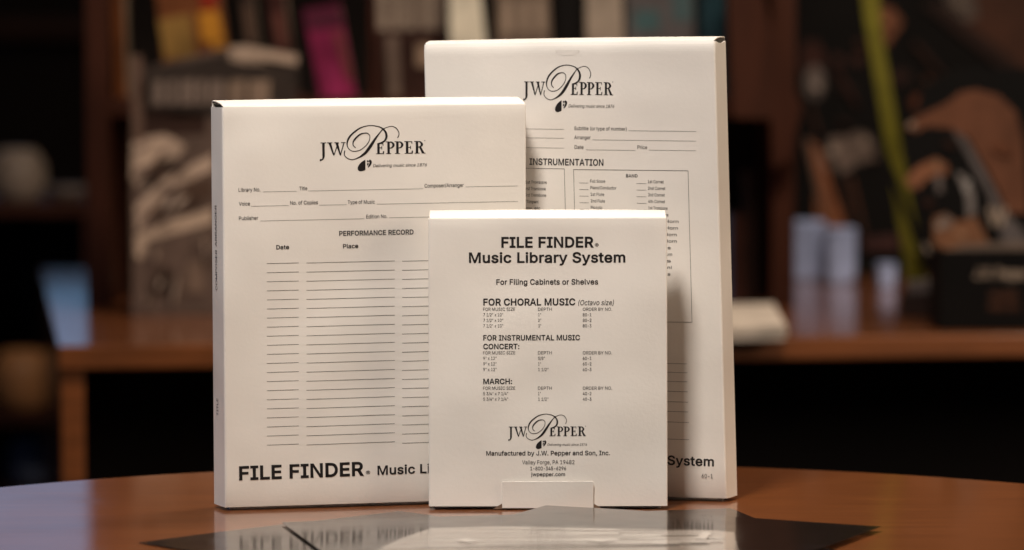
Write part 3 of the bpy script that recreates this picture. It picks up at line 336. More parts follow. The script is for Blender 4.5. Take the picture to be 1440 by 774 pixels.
class Print:
    """collects writing and ruled lines of one panel as flat faces in panel coordinates (u to the right, v up, metres)"""
    def __init__(self, p0, u, n, roll):
        self.p0, self.n = p0, n
        self.u = (u * cos(roll) + Vector((0, 0, 1)) * sin(roll)); self.v = (Vector((0, 0, 1)) * cos(roll) - u * sin(roll))
        self.vs, self.fs, self.texts = [], [], []
    def uv(self, x, y):
        d = on_plane(x, y, self.p0, self.n) - self.p0; return d.dot(self.u), d.dot(self.v)
    def poly(self, pts):
        b = len(self.vs); self.vs += [(p[0], p[1]) for p in pts]; self.fs.append(tuple(range(b, b + len(pts))))
    def text(self, s, x0, x1, yb, cap, bold=0.0, shear=0.0):
        self.texts.append((s, x0, x1, yb, cap, bold, shear, False))
    def vtext(self, s, x, y0, y1, cap, bold=0.0):
        self.texts.append((s, x, y0, y1, cap, bold, 0.0, True))
    def line(self, x0, x1, y, w=0.00017):
        a = self.uv(x0, y); b = self.uv(x1, y); m = (a[1] + b[1]) / 2
        self.poly([(a[0], m - w / 2), (b[0], m - w / 2), (b[0], m + w / 2), (a[0], m + w / 2)])
    def seg(self, x0, y0, x1, y1, w=0.00026):
        a = Vector(self.uv(x0, y0)); b = Vector(self.uv(x1, y1)); d = (b - a).normalized(); q = Vector((-d.y, d.x)) * (w / 2)
        self.poly([a - q, b - q, b + q, a + q])
    def ribbon(self, pts, M):
        """variable-width stroke through (x, y, width) points, smoothed; M maps drawing to panel coordinates"""
        P = [Vector((*M(p[0], p[1]), p[2])) for p in pts]; out = []
        for i in range(len(P) - 1):
            a, b, c, d = P[max(i - 1, 0)], P[i], P[i + 1], P[min(i + 2, len(P) - 1)]
            for k in range(6):
                t = k / 6
                out.append(0.5 * ((2 * b) + (c - a) * t + (2 * a - 5 * b + 4 * c - d) * t * t + (3 * b - a - 3 * c + d) * t ** 3))
        out.append(P[-1]); s = M.scale; b0 = len(self.vs)
        for i, p in enumerate(out):
            q = out[min(i + 1, len(out) - 1)] - out[max(i - 1, 0)]; nn = Vector((-q.y, q.x)).normalized() * (max(p.z, 5) * s / 2)
            self.vs += [(p.x + nn.x, p.y + nn.y), (p.x - nn.x, p.y - nn.y)]
        for i in range(len(out) - 1): self.fs.append((b0 + 2 * i, b0 + 2 * i + 1, b0 + 2 * i + 3, b0 + 2 * i + 2))
    def logo(self, xl, xr, yt, yb):
        """the maker's name with its script initial: drawn once in drawing units, mapped to the panel"""
        a = self.uv(xl, yb); b = self.uv(xr, yb); t = self.uv((xl + xr) / 2, yt)
        base = (a[1] + b[1]) / 2; su = (b[0] - a[0]) / (1260 - 163); sv = (t[1] - base) / (432 - 302)
        class M_:
            scale = (su + sv) / 2
            def __call__(s, x, y): return (a[0] + (x - 163) * su, base + (432 - y) * sv)
        M = M_(); g = lambda *pts: self.poly([M(*p) for p in pts])
        R = lambda *pts: self.ribbon(pts, M)
        # J W
        g((176, 306), (202, 306), (202, 440), (176, 440)); g((158, 300), (218, 300), (218, 308), (158, 308))
        R((189, 425, 26), (188, 455, 22), (176, 480, 14), (158, 487, 12)); R((150, 484, 24), (164, 487, 20))
        g((228, 300), (282, 300), (282, 308), (228, 308)); g((306, 300), (352, 300), (352, 308), (306, 308)); g((376, 300), (424, 300), (424, 308), (376, 308))
        g((242, 306), (270, 306), (304, 436), (292, 440)); g((292, 440), (340, 308), (352, 308), (302, 440))
        g((316, 306), (344, 306), (374, 436), (362, 440)); g((362, 440), (400, 308), (412, 308), (372, 440))
        # script initial
        R((825, 165, 9), (790, 205, 12), (740, 270, 22), (690, 345, 31), (640, 410, 29), (590, 450, 20), (540, 475, 11), (490, 487, 8), (440, 470, 8), (410, 435, 9), (415, 390, 11))
        R((765, 322, 12), (810, 310, 16), (845, 286, 20), (860, 240, 24), (845, 190, 20), (800, 150, 12), (740, 132, 9), (680, 128, 9), (600, 145, 12), (530, 185, 16),
          (470, 240, 18), (442, 300, 16), (445, 350, 10), (475, 387, 8), (520, 398, 8), (580, 385, 8), (640, 340, 8), (675, 290, 8), (682, 240, 8), (662, 213, 9), (630, 207, 11),
          (580, 220, 16), (530, 262, 18), (505, 300, 14), (505, 335, 10), (530, 362, 9))
        R((825, 166, 8), (870, 148, 7), (920, 140, 7), (965, 160, 8), (992, 205, 8), (990, 240, 8), (978, 262, 9))
        # E P P E R
        def stem(x, top=302, w=26): g((x, top), (x + w, top), (x + w, 432), (x, 432)); g((x - 14, 426), (x + w + 14, 426), (x + w + 14, 433), (x - 14, 433))
        def arms(x, xe, top=302):
            g((x, top), (xe - 6, top), (xe - 6, top + 8), (x, top + 8)); g((xe - 14, top), (xe - 4, top), (xe - 4, top + 28), (xe - 10, top + 28))
            g((x, 362), (xe - 22, 362), (xe - 22, 370), (x, 370)); g((xe - 26, 350), (xe - 18, 350), (xe - 18, 384), (xe - 26, 384))
            g((x, 424), (xe, 424), (xe, 433), (x, 433)); g((xe - 10, 404), (xe + 4, 400), (xe, 433), (xe - 12, 433))
        def bowl(x, low=372): R((x + 20, 307, 9), (x + 48, 310, 14), (x + 66, 338, 25), (x + 48, low - 6, 14), (x + 20, low, 8))
        stem(760, 318); arms(770, 830, 318)
        stem(868); g((852, 300), (885, 300), (885, 308), (852, 308)); bowl(868)
        stem(962); g((946, 300), (980, 300), (980, 308), (946, 308)); bowl(962)
        stem(1066); g((1050, 300), (1085, 300), (1085, 308), (1050, 308)); arms(1075, 1138)
        stem(1172); g((1156, 300), (1190, 300), (1190, 308), (1156, 308)); bowl(1172, 366)
        g((1205, 362), (1228, 362), (1268, 433), (1238, 433)); g((1234, 427), (1276, 427), (1276, 434), (1234, 434))
        g((1264, 294), (1274, 294), (1274, 302), (1264, 302))
        # seed-shaped emblem, split by a pale gap
        def ell(cx, cy, ax, by, rot, lo, hi):
            pts = []
            for k in range(24):
                t = 2 * pi * k / 24; x, y = ax * cos(t), by * sin(t)
                X = cx + x * cos(rot) - y * sin(rot); pts.append((min(max(X, lo), hi), cy + x * sin(rot) + y * cos(rot)))
            g(*pts)
        ell(622, 548, 86, 46, -0.66, 0, 632)
        g((646, 500), (662, 494), (668, 512), (654, 520)); g((650, 530), (668, 524), (662, 548), (648, 552)); R((672, 498, 24), (688, 512, 24), (682, 540, 20), (660, 572, 10))
        # strapline
        tx0, tx1 = xl + (716 - 163) / 1097 * (xr - xl), xl + (1290 - 163) / 1097 * (xr - xl)
        self.text('Delivering music since 1876', tx0, tx1, yb + (566 - 432) / 130 * (yb - yt), (yb - yt) * 0.25, 0.0, 0.25)
    def build(self, off):
        """-> world-space verts and faces"""
        for s, x0, x1, yb, cap, bold, shear, vert in self.texts:
            tv, tf = set_type(s, bold, shear); xs = [p[0] for p in tv]; mn, mx = min(xs), max(xs); b = len(self.vs)
            if vert:
                x, y0, y1, cap_ = x0, x1, yb, cap; a = self.uv(x, y1); c = self.uv(x, y0); sc = (c[1] - a[1]) / (mx - mn); cw = cap_ * 0.0016 / CAP
                for px, py in tv: self.vs.append((a[0] - py * cw, a[1] + (px - mn) * sc))
            else:
                a = self.uv(x0, yb); c = self.uv(x1, yb); h = self.uv((x0 + x1) / 2, yb - cap)
                base = (a[1] + c[1]) / 2; su = (c[0] - a[0]) / (mx - mn); sv = (h[1] - base) / CAP
                for px, py in tv: self.vs.append((a[0] + (px - mn) * su, base + py * sv))
            for t in tf: self.fs.append(tuple(b + i for i in t))
        out = [self.p0 + self.u * x + self.v * y + self.n * off for x, y in self.vs]
        return out, self.fs

# ------------------------------------------------------------------ cartons
CARD = 0.0007
def carton(label, BL, BR, TL, TR, t, back_y, roll, writing, side_writing=None, splay_l=0.0, splay_r=0.0, curl_top=0.0, curl_bot=0.0020, drop=0.0035, flap_over=0.0, tongue=None):
    pBL, pBR = ground(*BL), ground(*BR); u = (pBR - pBL).normalized(); n = Vector((u.y, -u.x, 0))
    pTL, pTR = on_plane(*TL, pBL, n), on_plane(*TR, pBL, n)
    r = root('file_box', (pBL + pBR) / 2 - n * t / 2, label, 'cardboard box', 'cream cardboard boxes on the table')
    bTL, bTR = on_plane(TL[0], back_y[0], pBL - n * t, n) - u * splay_l, on_plane(TR[0], back_y[1], pBL - n * t, n) + u * splay_r
    zl, zr = bTL.z, bTR.z; bTL = pTL - n * t - u * splay_l; bTR = pTR - n * t + u * splay_r; bTL.z, bTR.z = zl, zr
    lift = 0.0024
    H = (pTL.z + pTR.z) / 2
    def outline(q, inset):
        """closed outline at height fraction q: list of (point, kind)"""
        fl, fr = pBL.lerp(pTL, q), pBR.lerp(pTR, q); z = fl.z
        fl = fl + u * inset - n * inset; fr = fr - u * inset - n * inset
        bl = pBL.lerp(pTL, q) - n * (t - inset) - u * (splay_l - inset); br = pBR.lerp(pTR, q) - n * (t - inset) + u * (splay_r - inset)
        rad = 0.0014 - inset * 0.6; pts = []
        cs = [fl, fr, br, bl]; kinds = ['f', 'f', 'b', 'b']
        for i in range(4):
            c, pv, nx = cs[i], cs[i - 1], cs[(i + 1) % 4]
            d0 = (pv - c); d0.z = 0; d0.normalize(); d1 = (nx - c); d1.z = 0; d1.normalize()
            for k in range(6):
                a = k / 5; p = c + d0 * rad * (1 - a) ** 2 + d1 * rad * a ** 2
                pts.append([p, kinds[i]])
            m0 = len(pts)
            for k in range(1, 12 if i in (0, 2) else 3):
                kk = 12 if i in (0, 2) else 3
                p = (c + d1 * rad).lerp(nx - d1 * rad, k / kk); pts.append([p, 'f' if i == 0 else ('b' if i == 2 else 's')])
        return pts
    levels = [0, .003, .006, .01, .015, .02, .026, .032, .038, .045, .052, .06, .07, .085, .11, .2, .35, .5, .65, .8, .9, .95, .958, .964, .969, .974, .979, .984, .989, .994, 1.0]
    vs, fs = [], []
    def shell(inset):
        rows = []
        for q in levels:
            pts = outline(q, inset); row = []
            for p, k in pts:
                a = (p - pBL).dot(u) / (pBR - pBL).length; a = min(max(a, 0), 1)
                top = pTL.z * (1 - a) + pTR.z * a
                if k == 's': top -= drop
                z = lift + (top - lift) * q; p = Vector((p.x, p.y, z))
                if k == 'f':
                    hb = max(0.0, 1 - (z - lift) / 0.026); ht = max(0.0, 1 - (top - z) / 0.0085)
                    p -= n * (curl_bot * hb ** 3 + curl_top * ht ** 2.4)
                    p += n * (0.0006 * sin(pi * a) * sin(pi * min(max(q, 0), 1)) * 0)
                row.append(len(vs)); vs.append(tuple(p))
            rows.append(row)
        return rows
    A, B = shell(0.0), shell(CARD); N = len(A[0])
    for i in range(len(levels) - 1):
        for k in range(N):
            l = (k + 1) % N
            fs.append((A[i][k], A[i][l], A[i + 1][l], A[i + 1][k])); fs.append((B[i][l], B[i][k], B[i + 1][k], B[i + 1][l]))
    for k in range(N):
        l = (k + 1) % N
        fs.append((A[-1][k], A[-1][l], B[-1][l], B[-1][k])); fs.append((A[0][l], A[0][k], B[0][k], B[0][l]))
    mi = [0] * len(fs)
    P = Print(pBL, u, n, roll); writing(P); pv, pf = P.build(0.00016)
    b = len(vs); vs += [tuple(p) for p in pv]; fs += [tuple(b + i for i in q) for q in pf]; mi += [1] * len(pf)
    if side_writing:
        # the left side panel: from the front left edge back to the splayed rear edge
        sd = ((pBL - n * t - u * splay_l) - pBL).normalized(); sn = Vector((sd.y, -sd.x, 0))
        if sn.dot(u) > 0: sn = -sn
        up_ = (pTL - pBL).normalized(); sn = sd.cross(up_).normalized()
        if sn.dot(u) > 0: sn = -sn
        S = Print(pBL, -sd, sn, 0.0); S.v = up_; side_writing(S); pv, pf = S.build(0.00016)
        b = len(vs); vs += [tuple(p) for p in pv]; fs += [tuple(b + i for i in q) for q in pf]; mi += [1] * len(pf)
    body = link('carton_body', vs, fs, [PAPER, INK], r, mi)
    # top flap: folds at the front edge and rises to the rear edge
    vs, fs = [], []; NX = 16
    f0, f1 = pTL - n * curl_top, pTR - n * curl_top
    prof = [(0.0, -0.0002, 0.0), (0.0, 0.0006, 0.02), (0.0, 0.0009, 0.10), (0.0, 0.0014, 0.3), (0.0, 0.0014, 0.6), (0.0, 0.0008, 0.93), (0.0, 0.0, 0.985), (0.0, -0.004, 1.0)]
    for th in (0.0, -0.0006):
        for _, dz, s in prof:
            for i in range(NX + 1):
                a = i / NX; e = 0.0009 * (1 - 2 * a)
                p = (f0.lerp(f1, a)).lerp(bTL.lerp(bTR, a), s) + u * e * 1.0
                wav = 0.0005 * sin(pi * a) * s
                vs.append(tuple(p + Vector((0, 0, dz + th + wav))))
    W = NX + 1; K = len(prof) * W
    for j in range(len(prof) - 1):
        for i in range(NX):
            q = (j * W + i, j * W + i + 1, (j + 1) * W + i + 1, (j + 1) * W + i)
            fs.append(q); fs.append(tuple(k + K for k in reversed(q)))
    for j in range(len(prof) - 1):
        for i in (0, NX): q = (j * W + i, (j + 1) * W + i, (j + 1) * W + i + K, j * W + i + K); fs.append(q)
    for i in range(NX):
        for j in (0, len(prof) - 1): fs.append((j * W + i, j * W + i + 1, j * W + i + 1 + K, j * W + i + K))
    link('top_flap', vs, fs, PAPER, r)
    # bottom flap: set in a little, resting on the table
    q = [pBL + u * 0.004 - n * 0.006, pBR - u * 0.004 - n * 0.006, pBR - u * 0.004 - n * (t - 0.002), pBL + u * 0.004 - n * (t - 0.002)]
    v, f = prism_vf([Vector((p.x, p.y, 0.0002)) for p in q], (0, 0, lift - 0.0001)); link('bottom_flap', v, f, PAPER, r)
    return r, pBL, u, n

BOLD, SEMI = 0.022, 0.012
def w_left(P):
    P.logo(451.5, 596.3, 199.8, 217.0)
    for s, a, b, y, c in (('Library No.', 335.5, 366, 269.6, 5.2), ('Title', 421, 432, 267.8, 5.2), ('Composer/Arranger', 597, 652, 263.6, 5.2), ('Voice', 336, 351.5, 289.4, 5.2), ('No. of Copies', 408, 447, 287.8, 5.2),
                          ('Type of Music', 489, 527, 286.9, 5.2), ('Publisher', 336, 363, 309.6, 5.2), ('Edition No.', 515, 544.5, 307.2, 5.2)):
        P.text(s, a, b, y, c, 0.004)
    for a, b, y in ((369.6, 417, 269.6), (433.4, 595, 267.2), (654.5, 727.8, 262.4), (353, 406, 289.8), (449, 487.5, 288.4), (530, 728, 285.4), (366, 512, 309.4), (547, 728, 304.6)):
        P.line(a, b, y)
    P.text('PERFORMANCE RECORD', 477, 581.5, 331.0, 7.0, 0.020)
    P.text('Date', 388.6, 406.5, 350.9, 6.2, 0.018); P.text('Place', 482.4, 503.8, 349.4, 6.2, 0.018); P.text('Event', 630, 652, 346, 6.2, 0.018)
    for k in range(21):
        y = 370.8 + 12.75 * k
        P.line(375.3, 420, y - 0.4, 0.00023); P.line(431, 555.2, y - 2.2, 0.00023); P.line(565.4, 728, y - 5.2, 0.00023)
    P.text('FILE FINDER', 336.3, 511.8, 672.6, 20.0, 0.025)
    P.text('\u00ae', 514.5, 520.5, 668.2, 6.0, 0.0)
    P.text('Music Library System', 530.8, 724, 664.5, 13.0, 0.020)
def w_left_side(P):
    P.vtext('COMPOSER', 305.8, 352, 408.5, 2.2, 0.0); P.vtext('ARRANGER', 305.2, 289, 347, 2.2, 0.0); P.vtext('TITLE', 307.3, 561, 585, 2.2, 0.0)
def w_right(P):
    P.logo(737.5, 860.5, 115.6, 133.4)
    for s, a, b, y, c in (('Subtitle (or type of number)', 807.6, 881.3, 183.6, 5.0), ('Arranger', 807.6, 830.5, 196.0, 5.0), ('Date', 808, 820.5, 209.6, 5.0), ('Price', 896.5, 910, 209.8, 5.0), ('Title', 622, 632, 181.5, 5.0), ('Composer', 622, 649, 194, 5.0), ('Publisher', 622, 648, 207, 5.0)):
        P.text(s, a, b, y, c, 0.004)
    for a, b, y in ((884, 978.8, 184.6), (833, 979, 197.8), (824, 893.4, 211.4), (912.4, 979, 211.8), (636, 793, 181.2), (652, 793, 193.8), (651, 793, 207.6)): P.line(a, b, y)
    P.text('INSTRUMENTATION', 744.6, 848.6, 232.9, 9.4, 0.019)
    P.seg(640, 235.5, 793.6, 237.6); P.seg(793.6, 237.6, 799, 452); P.seg(640, 235.5, 644, 449)
    P.seg(644, 449, 799, 452)
    P.seg(806.6, 238.6, 967.6, 240.4); P.seg(967.6, 240.4, 973.2, 453.4); P.seg(973.2, 453.4, 812, 452.4); P.seg(806.6, 238.6, 812, 452.4)
    P.text('BAND', 880.4, 896.6, 249.8, 4.6, 0.016)
    left = ['Full Score', 'Piano/Conductor', '1st Flute', '2nd Flute', 'Piccolo', 'Oboe', 'Bassoon', '1st Clarinet', '2nd Clarinet', '3rd Clarinet', 'Alto Clarinet', 'Bass Clarinet', '1st Alto Sax']
    wl = [21, 36.5, 19, 20, 16, 11, 18, 25, 26, 26, 28, 29, 27]
    right = ['1st Cornet', '2nd Cornet', '3rd Cornet', '4th Cornet', '1st Trombone', '2nd Trombone', '1st F Horn', '2nd F Horn', '3rd F Horn', '4th F Horn', 'Baritone', 'Euphonium', 'Bass', 'Timpani', 'Drums']
    wr = [22.4, 24.5, 23.5, 23.5, 27, 28, 42, 41, 39, 39, 30, 32, 30, 31, 29]
    for k, s in enumerate(left):
        y = 257.2 + 9.25 * k; x = 830 + k * 0.25; P.line(x - 15.5, x - 2.5, y + 0.4, 0.0002); P.text(s, x, x + wl[k], y, 4.3, 0.004)
    for k, s in enumerate(right):
        y = 258.0 + 9.25 * k; x = 911 + k * 0.2; P.line(x - 16, x - 2.5, y + 0.4, 0.0002); P.text(s, x, x + wr[k], y, 4.3, 0.004)
    for k, (s, xe) in enumerate((('1st Trombone', 769), ('2nd Trombone', 767.4), ('3rd Trombone', 768), ('Tuba, Timpani', 757), ('Drums, etc.', 761))):
        P.text(s, xe - 30, xe, 258.6 + 9.1 * k, 4.3, 0.004)
    for k, y in enumerate((511, 523.4, 536, 549.9, 564.4, 578, 592.8, 616.7)): P.line(640, 966 + k * 0.4, y - 3.4, 0.00024)
    P.text('FILE FINDER', 620, 790, 645, 19.0, 0.020); P.text('Music Library System', 812, 1004, 653.0, 13.4, 0.020)
    P.text('60-1', 986.8, 1002.2, 672.6, 5.8, 0.0)
def w_front(P):
    P.text('FILE FINDER', 705, 835, 348.6, 15.4, 0.025); P.text('\u00ae', 836.6, 842, 348.0, 5.6, 0.0)
    P.text('Music Library System', 659.5, 879.4, 369.8, 14.9, 0.021)
    P.text('For Filing Cabinets or Shelves', 698, 841, 400.5, 7.8, 0.015)
    P.text('FOR CHORAL MUSIC', 679.6, 809, 429.8, 9.9, 0.022); P.text('(Octavo size)', 813.2, 863.3, 429.3, 7.2, 0.0, 0.2)
    def head(y):
        P.text('FOR MUSIC SIZE', 679.4, 724.4, y, 4.4); P.text('DEPTH', 756.6, 776, y, 4.4); P.text('ORDER BY NO.', 819.6, 860.6, y, 4.4)
    def row(y, a, ax, d, dx, o):
        P.text(a, 679.6, ax, y, 4.4); P.text(d, 756.8, dx, y, 4.4); P.text(o, 819.6, 831.6, y, 4.4, 0.004)
    head(437.2)
    for k in range(3): row(445 + 7.8 * k, '7 1/2" x 10"', 707.4, '%d"' % (k + 1), 760.8, '80-%d' % (k + 1))
    P.text('FOR INSTRUMENTAL MUSIC', 679.6, 815.6, 478.9, 7.6, 0.020); P.text('CONCERT:', 679.6, 730.4, 491.2, 7.6, 0.020)
    head(498.5)
    for k, (d, dx) in enumerate((('5/8"', 766.2), ('1"', 760.6), ('1 1/2"', 771.2))): row(506.2 + 7.9 * k, '9" x 12"', 698.2, d, dx, '60-%d' % (k + 1))
    P.text('MARCH:', 679.6, 720.2, 540.3, 7.6, 0.020); head(548.2)
    for k, (d, dx) in enumerate((('1"', 760.6), ('1 1/2"', 771.2))): row(555.9 + 7.8 * k, '5 3/4" x 7 1/4"', 714.5, d, dx, '40-%d' % (k + 2))
    P.logo(716, 822.6, 600.2, 613.4)
    P.text('Manufactured by J.W. Pepper and Son, Inc.', 683.8, 857.8, 640.6, 6.4, 0.014)
    P.text('Valley Forge, PA 19482', 734.2, 807.8, 653.0, 5.6, 0.0); P.text('1-800-345-6296', 745.8, 796, 661.6, 5.2, 0.008); P.text('jwpepper.com', 746.8, 794.6, 669.8, 5.2, 0.012)

lbx, lp, lu, ln = carton('medium cream cardboard box standing at the left, its form printed PERFORMANCE RECORD', (317, 719.5), (740, 706.4), (312.5, 151.0), (740, 147.2), 0.0235, (142.6, 137.2), 0.009, w_left, w_left_side,
       splay_l=0.0042, drop=0.0003, curl_top=0.0006)
rbx, rp_, ru, rn = carton('tallest cream cardboard box at the back right, its form printed INSTRUMENTATION', (612, 694.6), (1021.5, 706.8), (595.5, 63.0), (1005, 57.6), 0.021, (59.0, 52.6), -0.006, w_right, None,
       splay_r=0.0042, drop=0.0012, curl_top=0.0016)
fb, fp, fu_, fn = carton('smallest cream cardboard box in front, listing music sizes and order numbers', (603, 717.4), (938.8, 716.8), (602.3, 308.6), (938.2, 307.6), 0.0155, (297.2, 296.6), 0.002, w_front, None,
       drop=0.001, curl_top=0.0004, curl_bot=0.0)
# tuck tab on the front box; dark patches paint the shade in its cut corners
def fpt(x, y, off): return on_plane(x, y, fp, fn) + fn * off
tab = [fpt(706.2, 714.8, 0.0003), fpt(834.6, 714.6, 0.0003), fpt(834.4, 677.6, 0.0014), fpt(832.8, 676.4, 0.0014), fpt(708.0, 676.8, 0.0011), fpt(706.2, 678.0, 0.0011)]
v, f = prism_vf(tab, fn * 0.0008); link('tuck_tab', v, f, PAPER, fb, bevel=0.00025)
NOTCH = mat('cut_board_shadow_edge', (0.20, 0.13, 0.09), 0.8, 0.1, 0.2, 60)
for tri in (((705.9, 708.5), (705.9, 716.0), (692.5, 716.2)), ((835.0, 708.5), (848.0, 716.0), (835.0, 716.0))):
    v, f = prism_vf([fpt(*p, 0.00008) for p in tri], fn * 0.0003); link('die_cut_shade', v, f, NOTCH, fb)

# half-round tuck tongue just under the top edge of the tallest box
for bx_, p0, nn, cx, cy, rx, ry in ((rbx, rp_, rn, 798, 70.5, 17, 8),):
    q = [on_plane(cx + rx * cos(pi * k / 14), cy + ry * sin(pi * k / 14), p0, nn) + nn * 0.00002 for k in range(15)]
    v, f = prism_vf(q, nn * 0.00011); link('tuck_tongue', v, f, PAPER, bx_)

# ------------------------------------------------------------------ desk behind
dl, dr = ground(82, 487), ground(1440, 470)
du = (dr - dl).normalized(); dn = Vector((-du.y, du.x, 0)); DW, DD = 1.62, 1.25
dk = root('wooden_desk', dl - Vector((0, 0, 0.75)), 'long reddish wood desk with dark open space below, behind the round table', 'desk')
def dbox(name, s0, s1, t0, t1, z0, z1, m):
    q = [dl + du * s0 + dn * t0, dl + du * s1 + dn * t0, dl + du * s1 + dn * t1, dl + du * s0 + dn * t1]
    v, f = prism_vf([Vector((p.x, p.y, z0)) for p in q], (0, 0, z1 - z0)); return link(name, v, f, m, dk, bevel=0.002)
dbox('desk_top', 0, DW, 0, DD, -0.024, 0.0, DESKWOOD)
dbox('side_panel', 0.002, 0.026, 0.006, DD - 0.01, -0.75, -0.0245, DESKWOOD)
dbox('side_panel', DW - 0.026, DW - 0.002, 0.006, DD - 0.01, -0.75, -0.0245, DESKWOOD)
dbox('back_panel', 0.03, DW - 0.03, 0.30, 0.315, -0.75, -0.0245, BLACKWOOD)  # dark panel added so the space below the desk reads black

# ------------------------------------------------------------------ bookcase standing on the desk
BY = 4.12
bx0, bx1 = at_depth(122, 400, BY).x, at_depth(1117, 400, BY).x
bc = root('bookcase', ((bx0 + bx1) / 2, BY + 0.12, 0), 'dark brown wooden bookcase standing on the desk behind the boxes', 'bookcase')
box('upright', bx0, bx0 + 0.027, BY, BY + 0.24, 0.0, 0.75, DARKWOOD, bc)
box('upright', bx1 - 0.027, bx1, BY, BY + 0.24, 0.0, 0.75, DARKWOOD, bc)
SH = 0.242
box('shelf', bx0 + 0.0275, bx1 - 0.0275, BY + 0.005, BY + 0.235, SH - 0.022, SH, DARKWOOD, bc)
box('shelf', bx0 + 0.0275, bx1 - 0.0275, BY + 0.005, BY + 0.235, 0.62, 0.642, DARKWOOD, bc)
box('back_panel', bx0 - 0.001, bx1 + 0.001, BY + 0.2405, BY + 0.25, 0.0, 0.75, BLACKWOOD, bc)
slab('bracket', [(1022, -40), (1066, -40), (1085, 40), (1128, 150), (1112, 225), (1086, 236), (1084, 168), (1030, 166)], BY - 0.022, 0.02, DARKWOOD, bc)

# books and boxes in the bookcase: (photo outline of the front, distance, thickness, colour, label)
BK = 'books standing in the bookcase'
def book(px, Y, d, rgb, label, k=1.0, rough=0.5, cat='book', name='book', group=BK, rest=None):
    px = list(px)
    m = flat(name + '_cover', rgb, k, rough)
    r0 = at_depth(sum(p[0] for p in px) / len(px), max(p[1] for p in px), Y)
    if rest is not None: r0.z = rest
    r = root(name, (r0.x, Y + d / 2, r0.z), label, cat, group)
    # cover boards round a paler page block
    pts = [at_depth(x, y, Y) for x, y in px]
    v, f = prism_vf(pts, (0, 0.003, 0)); link('front_cover', v, f, m, r)
    pts2 = [at_depth(x, y, Y + d - 0.003) for x, y in px]
    c = sum((p for p in pts), Vector()) / len(pts)
    inner = [c + (p - c) * 0.97 for p in pts]
    v, f = prism_vf([Vector((p.x, Y + 0.0032, p.z)) for p in inner], (0, d - 0.0064, 0)); link('page_block', v, f, flat('pages', (170, 155, 135), 0.6, 0.8), r)
    v, f = prism_vf([Vector((p.x, Y + d - 0.003, p.z)) for p in pts], (0, 0.003, 0)); link('back_cover', v, f, m, r)
    return r
def patch(r, px, Y, rgb, name='cover_print', k=1.0, relief=0.0):
    n_ = len([c for c in r.children if c.name.startswith(name)])
    off = 0.0004 + 0.0003 * n_
    return slab(name, px, Y - off - relief, off + relief - 0.0001, flat(name, rgb, k), r, bevel=relief * 0.9)
SB = 143  # row where the shelf top shows at the books' distance
Y1 = BY + 0.03
yb = book([(216, -40), (304, -40), (331, SB), (236, SB)], Y1, 0.03, (120, 70, 40), 'yellow and orange book leaning in the bookcase above the tilted magazine')
patch(yb, [(222, 28), (268, 20), (276, 78), (232, 84)], Y1, (150, 115, 60)); patch(yb, [(278, 18), (306, 14), (316, 56), (284, 60)], Y1, (205, 140, 45))
patch(yb, [(280, -10), (302, -10), (306, 12), (284, 14)], Y1, (150, 45, 25)); patch(yb, [(296, 58), (318, 60), (326, 92), (304, 92)], Y1, (190, 130, 45))
book([(157, -40), (172, -40), (179, SB), (163, SB)], Y1, 0.05, (105, 58, 28), 'thin orange brown book at the far left end of the shelf')
ga = book([(334, -40), (352, -40), (376, SB), (354, SB)], Y1, 0.05, (62, 48, 42), 'dark grey brown book leaning right of the yellow one')
patch(ga, [(340, 6), (352, 6), (360, 60), (347, 60)], Y1, (96, 74, 62)); patch(ga, [(356, 84), (364, 84), (367, 104), (359, 104)], Y1, (120, 92, 70))
ma = book([(372, -40), (396, -40), (420, SB), (394, SB)], Y1 + 0.004, 0.05, (70, 38, 34), 'dark maroon brown book leaning left of the magenta one')
patch(ma, [(382, 20), (396, 18), (404, 66), (391, 68)], Y1 + 0.004, (104, 62, 54)); patch(ma, [(398, 90), (408, 90), (410, 108), (400, 108)], Y1 + 0.004, (130, 96, 80))
mb = book([(426, 14), (477, 7), (502, SB), (452, SB)], Y1 - 0.004, 0.04, (140, 38, 82), 'magenta book leaning in the bookcase above the left box', 1.0)
patch(mb, [(427, 15), (477, 9), (484, 38), (434, 44)], Y1 - 0.004, (84, 28, 52)); patch(mb, [(468, 46), (478, 44), (496, 110), (488, 112)], Y1 - 0.004, (120, 60, 60)); patch(mb, [(452, 92), (476, 88), (488, 136), (462, 138)], Y1 - 0.004, (158, 44, 96))
book([(519, -40), (527, -40), (530, SB), (521, SB)], Y1, 0.05, (66, 30, 20), 'narrow brown spine between the magenta book and the lettered book')
lb = book([(531, -40), (626, -40), (630, SB), (533, SB)], Y1, 0.04, (58, 36, 30), 'dark brown book with a row of big pale block letters')
for x0, x1 in ((530, 545), (551, 566), (571, 585), (592, 607), (612, 624)): patch(lb, [(x0, -20), (x1, -20), (x1 + 1, 42), (x0 + 1, 42)], Y1, (150, 135, 122))
patch(lb, [(543, 50), (560, 50), (564, 138), (547, 138)], Y1, (120, 102, 92)); patch(lb, [(585, 62), (606, 62), (606, 94), (585, 94)], Y1, (165, 140, 120))
book([(632, -40), (672, -40), (692, SB), (634, SB)], Y1 - 0.02, 0.05, (228, 214, 196), 'bright cream white book directly above the tallest box', 1.25)
gb = book([(697, -40), (770, -40), (780, SB), (700, SB)], Y1, 0.04, (120, 104, 92), 'taupe grey book with faint letters behind the tallest box')
for x0 in (706, 730, 752): patch(gb, [(x0, 0), (x0 + 13, 0), (x0 + 15, 46), (x0 + 2, 46)], Y1, (160, 142, 126))
book([(784, -40), (817, -40), (819, SB), (786, SB)], Y1, 0.04, (14, 11, 11), 'black book between the taupe book and the pale spine')
book([(824, -40), (874, -40), (880, SB), (826, SB)], Y1 - 0.01, 0.05, (170, 156, 142), 'pale greyish white spine behind the right half of the tallest box')
